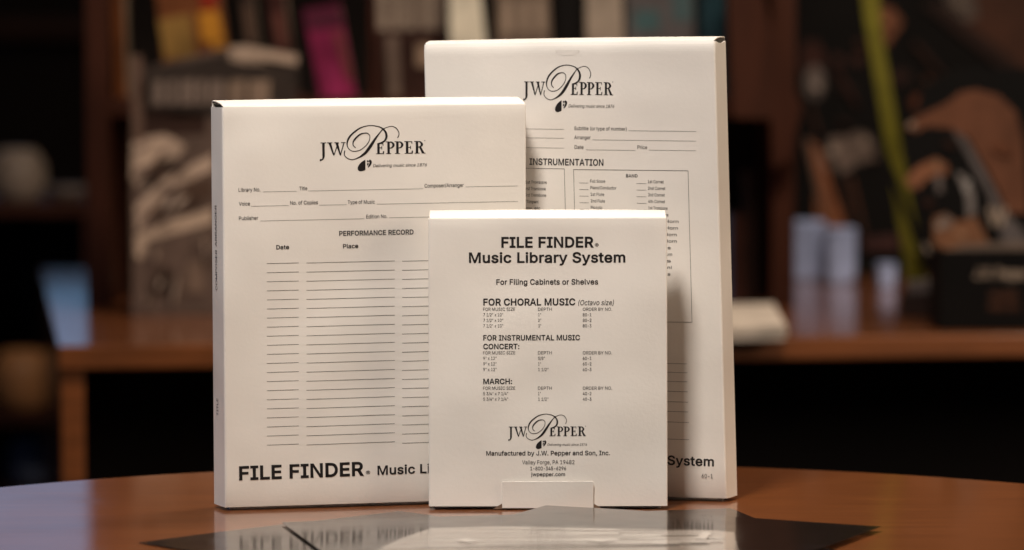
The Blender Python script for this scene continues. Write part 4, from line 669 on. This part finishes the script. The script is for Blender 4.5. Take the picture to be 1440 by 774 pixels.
tg = book([(882, -40), (974, -40), (980, SB), (884, SB)], Y1, 0.04, (92, 88, 90), 'grey book with a teal patch on its cover'); patch(tg, [(892, 14), (928, 14), (928, 44), (892, 44)], Y1, (66, 92, 96)); patch(tg, [(944, -20), (972, -20), (974, 30), (946, 30)], Y1, (72, 92, 96))
book([(985, -40), (1018, -40), (1021, SB), (987, SB)], Y1, 0.04, (34, 62, 72), 'dark teal book at the right end of the shelf')
# lower shelf, right end
LB = 'books lying and standing under the shelf'
YL = BY + 0.05
book([(1030, 300), (1046, 300), (1046, 432), (1030, 432)], YL, 0.05, (66, 36, 28), 'brown book in the dark space under the shelf', group=LB)
bl = book([(1000, 298), (1028, 300), (1028, 432), (1000, 432)], YL, 0.05, (58, 72, 100), 'blue grey book under the shelf beside the tallest box', group=LB)
book([(1048, 240), (1062, 240), (1064, 432), (1050, 432)], YL, 0.05, (40, 22, 16), 'dark brown book under the shelf beside the right upright', group=LB)

# magazine with grey masthead, leaning in front of the bookcase
MY = 3.985
mg = root('magazine', (at_depth(300, 440, MY).x, MY, 0), 'grey magazine with a dark masthead and pale curved stripes, left behind the boxes', 'magazine')
slab('cover', [(184, 150), (202, 96), (322, 66), (420, 76), (412, 160), (420, 443), (186, 443)], MY, 0.006, flat('magazine_grey', (98, 82, 74), 1.3), mg)
def mp(px, rgb, name='cover_print', k=1.4): return patch(mg, px, MY, rgb, name, k)
mp([(202, 96), (322, 76), (420, 92), (412, 164), (196, 168)], (52, 44, 40), 'masthead')
mp([(322, 66), (345, 64), (418, 78), (417, 92), (350, 92), (322, 84)], (172, 152, 136))
x = 200
for wd in (14, 22, 18, 24, 16, 26, 30, 34):
    mp([(x, 114), (x + wd - 5, 112), (x + wd - 5, 146), (x, 148)], (118, 104, 96) if x < 300 else (128, 110, 96), 'letter_block'); x += wd
mp([(194, 150), (290, 158), (290, 188), (192, 194)], (50, 34, 28), 'dark_band')
mp([(183, 78), (200, 78), (202, 200), (186, 200)], (96, 76, 66))
mp([(186, 196), (232, 188), (262, 206), (246, 226), (210, 240), (192, 262), (184, 250)], (170, 150, 134), 'pale_stripe')
mp([(208, 240), (226, 226), (250, 222), (238, 240), (212, 266), (204, 264)], (48, 36, 30), 'dark_leaf')
mp([(190, 290), (230, 252), (300, 216), (300, 238), (240, 268), (206, 304), (192, 330)], (178, 158, 142), 'pale_stripe')
mp([(214, 306), (244, 270), (300, 246), (300, 276), (252, 296), (216, 312)], (80, 62, 52), 'dark_leaf')
mp([(190, 332), (236, 312), (300, 292), (300, 314), (240, 330), (208, 338), (198, 366), (190, 360)], (180, 160, 142), 'pale_stripe')
mp([(218, 390), (232, 372), (244, 388), (244, 412), (220, 412)], (52, 38, 30), 'dark_leaf')
mp([(262, 372), (284, 364), (288, 412), (262, 412)], (116, 98, 86), 'pale_stripe')

rr = random.Random(11)
for k in range(26):
    cx, cy = rr.uniform(196, 292), rr.uniform(200, 425); ln_, th = rr.uniform(12, 46), rr.uniform(2.5, 8); an = rr.uniform(-0.9, -0.25) if cy < 340 else rr.uniform(-1.6, -1.2)
    ca, sa = cos(an), sin(an); g_ = rr.choice([(58, 44, 38), (210, 192, 176), (150, 132, 120), (84, 66, 58), (196, 178, 164)])
    mp([(cx - ln_ / 2 * ca, cy - ln_ / 2 * sa), (cx + th * 0.4 * sa, cy - th * 0.5), (cx + ln_ / 2 * ca, cy + ln_ / 2 * sa), (cx - th * 0.4 * sa, cy + th * 0.5)], g_, 'fine_streak')  # pale slivers put narrow highlights into the cover's colour
# reams of paper on the desk
def ream(name, s, label, z=0.018, m=None):
    m = m or flat('ream_paper', (214, 202, 190), 1.0, 0.7)
    r = root(name, sum((Vector(p) for p in s), Vector()) / 4, label, 'paper stack', 'paper stacks on the desk')
    lo = [Vector((p[0], p[1], 0.0005)) for p in s]; k = 5
    for i in range(k):
        off = Vector((0.0012 * ((i * 7) % 3 - 1), 0.001 * ((i * 5) % 3 - 1), 0)); h = z / k
        v, f = prism_vf([p + off + Vector((0, 0, i * h)) for p in lo], (0, 0, h * 0.94)); link('paper_sheaf', v, f, m, r)
    return r
gA = lambda x, y: ground(x, y)
ream('paper_stack', [gA(940, 481), gA(1106, 479), gA(1088, 446), gA(940, 447)], 'white stack of paper at the front edge of the desk, right of the tallest box', 0.015)
ream('paper_stack', [gA(186, 437), gA(360, 440), gA(360, 424), gA(192, 422)], 'pale stack of paper on the desk below the grey magazine', 0.017)

# ------------------------------------------------------------------ right: containers, strip, black box with magazines
CB = flat('bluish_plastic', (160, 174, 214), 1.25, 0.7)
def container(px, Y, d, label, cat='container'):
    r0 = at_depth((px[0][0] + px[1][0]) / 2, max(p[1] for p in px), Y)
    r = root('plastic_container', (r0.x, Y + d / 2, 0), label, cat, 'pale blue containers on the desk')
    x0, x1 = at_depth(px[0][0], 300, Y).x, at_depth(px[1][0], 300, Y).x; zt = at_depth(0, px[0][1], Y).z
    cx, rx = (x0 + x1) / 2, (x1 - x0) / 2; seg = 32; vs, fs = [], []
    pr = [(0.90, 0.0005), (0.97, 0.006), (1.0, zt * 0.4), (1.0, zt * 0.86), (0.93, zt * 0.9)]
    for q, z in pr:
        for k in range(seg): 
            a = 2 * pi * k / seg; ca, sa = cos(a), sin(a)
            vs.append((cx + rx * q * math.copysign(abs(ca) ** 0.5, ca), Y + d / 2 + d / 2 * q * math.copysign(abs(sa) ** 0.5, sa), z))
    for i in range(len(pr) - 1):
        for k in range(seg): fs.append((i * seg + k, i * seg + (k + 1) % seg, (i + 1) * seg + (k + 1) % seg, (i + 1) * seg + k))
    fs.append(tuple(range(seg))); fs.append(tuple((len(pr) - 1) * seg + k for k in range(seg)))
    link('container_body', vs, fs, CB, r)
    vs, fs = [], []
    for q, z in ((0.99, zt * 0.9 + 0.0003), (1.03, zt * 0.92), (1.03, zt * 0.98), (0.97, zt)):
        for k in range(seg):
            a = 2 * pi * k / seg; ca, sa = cos(a), sin(a)
            vs.append((cx + rx * q * math.copysign(abs(ca) ** 0.5, ca), Y + d / 2 + d / 2 * q * math.copysign(abs(sa) ** 0.5, sa), z))
    for i in range(3):
        for k in range(seg): fs.append((i * seg + k, i * seg + (k + 1) % seg, (i + 1) * seg + (k + 1) % seg, (i + 1) * seg + k))
    fs.append(tuple(range(seg))); fs.append(tuple(3 * seg + k for k in range(seg)))
    link('lid', vs, fs, CB, r); return r
container([(1113, 312), (1161, 312)], 4.55, 0.05, 'taller pale blue container nearest the bookcase upright')
container([(1163, 322), (1206, 322)], 4.50, 0.045, 'lower pale blue container standing right of the taller one')
container([(1236, 372), (1262, 372)], 4.42, 0.035, 'small grey blue shape standing for a reflection glint, left of the green strip')  # added shape in place of a bluish reflection glint

# dark magazine rack board with patches behind the strip
RB = root('display_board', (at_depth(1220, 400, 4.7).x, 4.72, 0), 'black display board with blurred grey and peach patches, behind the green strip', 'board')
RY = 4.70
slab('panel', [(1120, -60), (1470, -60), (1470, 380), (1120, 380)], RY, 0.02, flat('board_black', (12, 9, 9), 0.8, 0.9), RB)
slab('foot', [(1150, 380), (1440, 380), (1440, 386.5), (1150, 386.5)], RY - 0.03, 0.08, flat('board_black', (12, 9, 9), 0.8, 0.9), RB)
def rp(px, rgb, name='picture_and_highlight'): return patch(RB, px, RY, rgb, name, 0.75)
def blob(cx, cy, rx, ry, rot=0, n=14):
    return [(cx + rx * cos(t) * cos(rot) - ry * sin(t) * sin(rot), cy + rx * cos(t) * sin(rot) + ry * sin(t) * cos(rot)) for t in (2 * pi * k / n for k in range(n))]
rp(blob(1142, 82, 18, 26), (60, 28, 20)); rp(blob(1146, 116, 14, 24), (118, 106, 102)); rp(blob(1178, 84, 7, 8), (66, 34, 26)); rp(blob(1206, 84, 9, 8), (66, 34, 26))
rp([(1234, 6), (1258, 14), (1270, 32), (1246, 66), (1234, 56)], (140, 88, 62)); rp(blob(1292, 143, 12, 9, -0.6), (110, 58, 34)); rp(blob(1266, 108, 14, 10), (44, 22, 16))
rp(blob(1180, 218, 26, 26), (128, 110, 102)); rp(blob(1208, 208, 22, 22), (116, 100, 92)); rp(blob(1190, 124, 16, 8, 0.6), (40, 22, 18))
rp([(1138, 196), (1150, 206), (1188, 312), (1186, 336), (1146, 336), (1148, 260)], (150, 92, 60)); rp([(1180, 240), (1192, 262), (1200, 300), (1190, 300)], (84, 50, 36))
rp([(1320, -30), (1366, -30), (1376, 24), (1358, 34), (1336, 18)], (96, 84, 78)); rp([(1350, 34), (1376, 24), (1366, -30), (1460, -30), (1460, 110)], (76, 44, 30))
rp([(1296, 8), (1320, 0), (1440, 96), (1440, 122)], (40, 20, 14)); rp([(1210, 336), (1266, 330), (1262, 352), (1216, 352)], (78, 46, 44))

for (xa, ya, xb, yb, wd, c) in ((1136, 196, 1166, 330, 4, (120, 92, 78)), (1160, 200, 1212, 330, 5, (20, 13, 11)), (1196, 250, 1216, 330, 3, (96, 58, 40)), (1140, 150, 1152, 190, 3, (70, 42, 32)),
                              (1176, 96, 1206, 150, 3, (60, 28, 20)), (1204, 60, 1222, 66, 3, (84, 52, 40)), (1286, 60, 1330, 110, 4, (52, 28, 20)), (1300, 110, 1316, 118, 3, (90, 54, 38)), (1180, 170, 1196, 176, 3, (54, 30, 24))):
    d_ = Vector((xb - xa, yb - ya)).normalized(); n_ = Vector((-d_.y, d_.x)) * wd
    rp([(xa - n_.x, ya - n_.y), (xb - n_.x * 0.6, yb - n_.y * 0.6), (xb + n_.x * 0.6, yb + n_.y * 0.6), (xa + n_.x, ya + n_.y)], c)  # thin stands; the first strip is a painted highlight
for (cx, cy, r_, c) in ((1172, 212, 7, (176, 158, 146)), (1216, 200, 6, (160, 142, 130)), (1148, 122, 5, (170, 156, 148)), (1246, 30, 6, (170, 112, 82)), (1230, 222, 4, (120, 100, 90)), (1348, 6, 7, (130, 116, 106))): rp(blob(cx, cy, r_, r_), c)  # pale dots paint small highlights onto the board

# yellow green strip and dark strap leaning on the board
st = root('green_strip', (at_depth(1290, 440, 3.97).x, 3.97, 0), 'long yellow green strip standing slanted left of the black box', 'strip')
slab('blade', [(1206, -60), (1232, -60), (1240, 40), (1274, 240), (1304, 396), (1276, 396), (1244, 200), (1214, 20)], 3.97, 0.006, flat('olive_green', (112, 106, 34), 1.0, 0.5), st)
slab('clip', [(1276, 397), (1322, 392), (1322, 410), (1278, 414)], 3.958, 0.02, flat('grey_clip', (120, 112, 112)), st, bevel=0.001)
slab('stand_base', [(1272, 414.5), (1326, 411), (1328, 445), (1268, 445)], 3.955, 0.04, flat('dark_base', (56, 44, 42)), st, bevel=0.001)
slab('knob', blob(1299, 352, 8, 9), 3.955, 0.013, flat('pale_knob', (180, 164, 150)), st)
s_ = slab('strap', [(1230, 200), (1240, 198), (1312, 378), (1302, 380)], 3.93, 0.004, flat('black_strap', (14, 11, 11))); tag(s_, 'thin black strap crossing the lower part of the green strip', 'strap')

# black box with lettering, holding magazines
KY = 3.775
kb = root('black_box', (at_depth(1400, 468, KY).x, KY + 0.05, 0), 'black open box lettered in grey at the right end of the desk', 'box')
kx0, kx1 = at_depth(1322, 400, KY).x, at_depth(1322, 400, KY).x + 0.24; kz = at_depth(1380, 352, KY).z
BLK = flat('black_card', (12, 9, 9), 0.7, 0.9)
box('front_panel', kx0, kx1, KY, KY + 0.003, 0.0005, kz, BLK, kb, 0.0008); box('back_panel', kx0, kx1, KY + 0.097, KY + 0.10, 0.0005, kz + 0.0, BLK, kb, 0.0008)
box('side_panel', kx0, kx0 + 0.003, KY + 0.0032, KY + 0.0968, 0.0005, kz, BLK, kb, 0.0008); box('side_panel', kx1 - 0.003, kx1, KY + 0.0032, KY + 0.0968, 0.0005, kz, BLK, kb, 0.0008)
box('bottom', kx0 + 0.0032, kx1 - 0.0032, KY + 0.0032, KY + 0.0968, 0.0005, 0.0035, BLK, kb, 0.0)
GREYT = flat('grey_lettering', (150, 134, 120), 1.5); BRNT = flat('brown_lettering', (90, 58, 42), 1.4)
for m_, lines in ((GREYT, (('J.W. Pepper', 1370, 1446, 392, 15),)), (BRNT, (('MUSIC', 1392, 1432, 420, 9), ('SINCE 1876', 1390, 1434, 436, 9)))):
    P = Print(Vector((kx0, KY, 0)), Vector((1, 0, 0)), Vector((0, -1, 0)), 0.0)
    for s, a, b, y, c in lines: P.text(s, a, b, y, c, 0.02)
    pv, pf = P.build(0.0004); link('lettering', pv, pf, m_, kb)
m1 = root('magazine', (at_depth(1380, 440, KY + 0.05).x, KY + 0.05, 0.004), 'black covered magazine with a big peach arc standing in the black box', 'magazine')
M1 = KY + 0.05
slab('cover', [(1272, 210), (1300, 120), (1350, 96), (1480, 96), (1480, 458), (1326, 458), (1326, 340), (1290, 300)], M1, 0.005, flat('magazine_black', (12, 9, 9), 0.7, 0.85), m1)
def m1p(px, rgb, name='cover_print'): return patch(m1, px, M1, rgb, name, 0.8)
m1p([(1272, 180), (1290, 164), (1330, 146), (1350, 130), (1372, 126), (1404, 134), (1428, 156), (1438, 190), (1446, 300), (1416, 300), (1396, 262), (1360, 196), (1336, 180), (1304, 178), (1288, 186)], (128, 82, 60), 'peach_arc')
m1p([(1340, 184), (1362, 194), (1398, 256), (1420, 304), (1444, 330), (1444, 350), (1410, 340), (1388, 270)], (112, 104, 104), 'grey_arc')
m1p([(1272, 252), (1290, 234), (1316, 222), (1334, 232), (1332, 246), (1304, 252), (1292, 266), (1280, 266)], (156, 104, 76), 'peach_patch')
m1p([(1344, 242), (1356, 246), (1370, 270), (1372, 300), (1360, 306), (1358, 276)], (150, 142, 140), 'grey_arc')
m1p([(1314, 246), (1324, 246), (1326, 270), (1318, 272)], (120, 110, 108), 'grey_arc')
m1p([(1312, 306), (1330, 300), (1346, 312), (1372, 304), (1394, 348), (1330, 352), (1312, 344)], (148, 102, 74), 'peach_patch')
m1p(blob(1330, 312, 10, 9), (150, 130, 120), 'grey_arc'); m1p(blob(1400, 298, 14, 12), (110, 98, 94), 'grey_arc')
for (cx, cy, rx_, ry_, c) in ((1283, 176, 6, 5, (196, 170, 150)), (1318, 232, 5, 4, (190, 150, 120)), (1360, 262, 4, 10, (190, 184, 182)), (1322, 318, 6, 5, (190, 174, 162)), (1352, 330, 8, 4, (180, 138, 108)), (1336, 204, 10, 4, (60, 34, 24)), (1306, 286, 8, 5, (70, 40, 30)), (1410, 210, 16, 8, (128, 78, 54))): m1p(blob(cx, cy, rx_, ry_, 0.3), c, 'small_highlight')
P = Print(Vector((at_depth(1390, 300, M1).x, M1, 0)), Vector((1, 0, 0)), Vector((0, -1, 0)), 0.0); P.text('W', 1388, 1416, 318, 26, 0.02); pv, pf = P.build(0.0034); link('lettering', pv, pf, GREYT, m1)
m2 = root('magazine', (at_depth(1390, 440, KY + 0.02).x, KY + 0.02, 0.004), 'pale edged magazine just showing above the rim of the black box', 'magazine')
slab('cover', [(1330, 352), (1360, 345), (1470, 338), (1470, 458), (1330, 458)], KY + 0.02, 0.008, flat('pale_edge', (122, 106, 96)), m2)

# ------------------------------------------------------------------ left: distant cabinet with things on its shelves
LY = 5.35
lx0, lx1 = at_depth(-160, 300, LY).x, at_depth(150, 300, LY).x
lc = root('cabinet', ((lx0 + lx1) / 2, LY + 0.15, -0.75), 'dark open cabinet far behind at the left, beyond the desk', 'cabinet')
zz = lambda y: at_depth(60, y, LY).z
ztop = zz(304)
box('upright', lx1 - 0.034, lx1, LY, LY + 0.3, -0.75, ztop, DARKWOOD, lc); box('upright', lx0, lx0 + 0.034, LY, LY + 0.3, -0.75, ztop, DARKWOOD, lc)
box('back_panel', lx0, lx1, LY + 0.301, LY + 0.315, -0.75, ztop, BLACKWOOD, lc)
box('cabinet_top', lx0 - 0.005, lx1 + 0.005, LY - 0.005, LY + 0.32, zz(304) + 0.0005, zz(304) + 0.018, DARKWOOD, lc)
box('shelf', lx0 + 0.035, lx1 - 0.035, LY + 0.002, LY + 0.3, zz(600), zz(582), DARKWOOD, lc)
box('shelf', lx0 + 0.035, lx1 - 0.035, LY + 0.002, LY + 0.3, zz(712), zz(694), DARKWOOD, lc)
def jar(name, cx, top, bot, rx, rgb, label, cat, k=1.0, rough=0.4, profile=None):
    Y = LY + 0.10; p = at_depth(cx, bot, Y); zt = at_depth(cx, top, Y).z; rad = rx / F_PX * Y; h = zt - p.z; seg = 40
    profile = profile or [(0.55, 0), (0.8, 0.08), (1.0, 0.35), (0.96, 0.7), (0.7, 0.95), (0.5, 1.0)]
    vs, fs = [], []
    for q, t in profile:
        for i in range(seg): vs.append((p.x + rad * q * cos(2 * pi * i / seg), Y + rad * q * sin(2 * pi * i / seg), p.z + h * t))
    for j in range(len(profile) - 1):
        for i in range(seg): fs.append((j * seg + i, j * seg + (i + 1) % seg, (j + 1) * seg + (i + 1) % seg, (j + 1) * seg + i))
    fs.append(tuple(range(seg))); fs.append(tuple((len(profile) - 1) * seg + i for i in range(seg)))
    return tag(link(name, vs, fs, flat(name, rgb, k, rough), smooth=True), label, cat)
jar('pot', 26, 210, 286, 40, (150, 134, 122), 'round greyish white pot on top of the far left cabinet', 'pot', 1.0)
jar('bowl', 92, 262, 286, 34, (112, 98, 90), 'low grey bowl beside the round pot on the far left cabinet', 'bowl', 1.0, 0.5, [(0.4, 0), (0.6, 0.1), (0.9, 0.6), (1.0, 1.0), (0.94, 0.98)])
jar('jar', 30, 492, 581, 42, (170, 120, 80), 'rounded tan orange jar low in the far left cabinet', 'jar', 1.2)
jar('vase', 44, 612, 693, 36, (92, 100, 122), 'blue grey vase on the lowest visible shelf at the far left', 'vase', 1.0)
for o in list(bpy.data.objects):
    if '_base' in o: del o['_base']
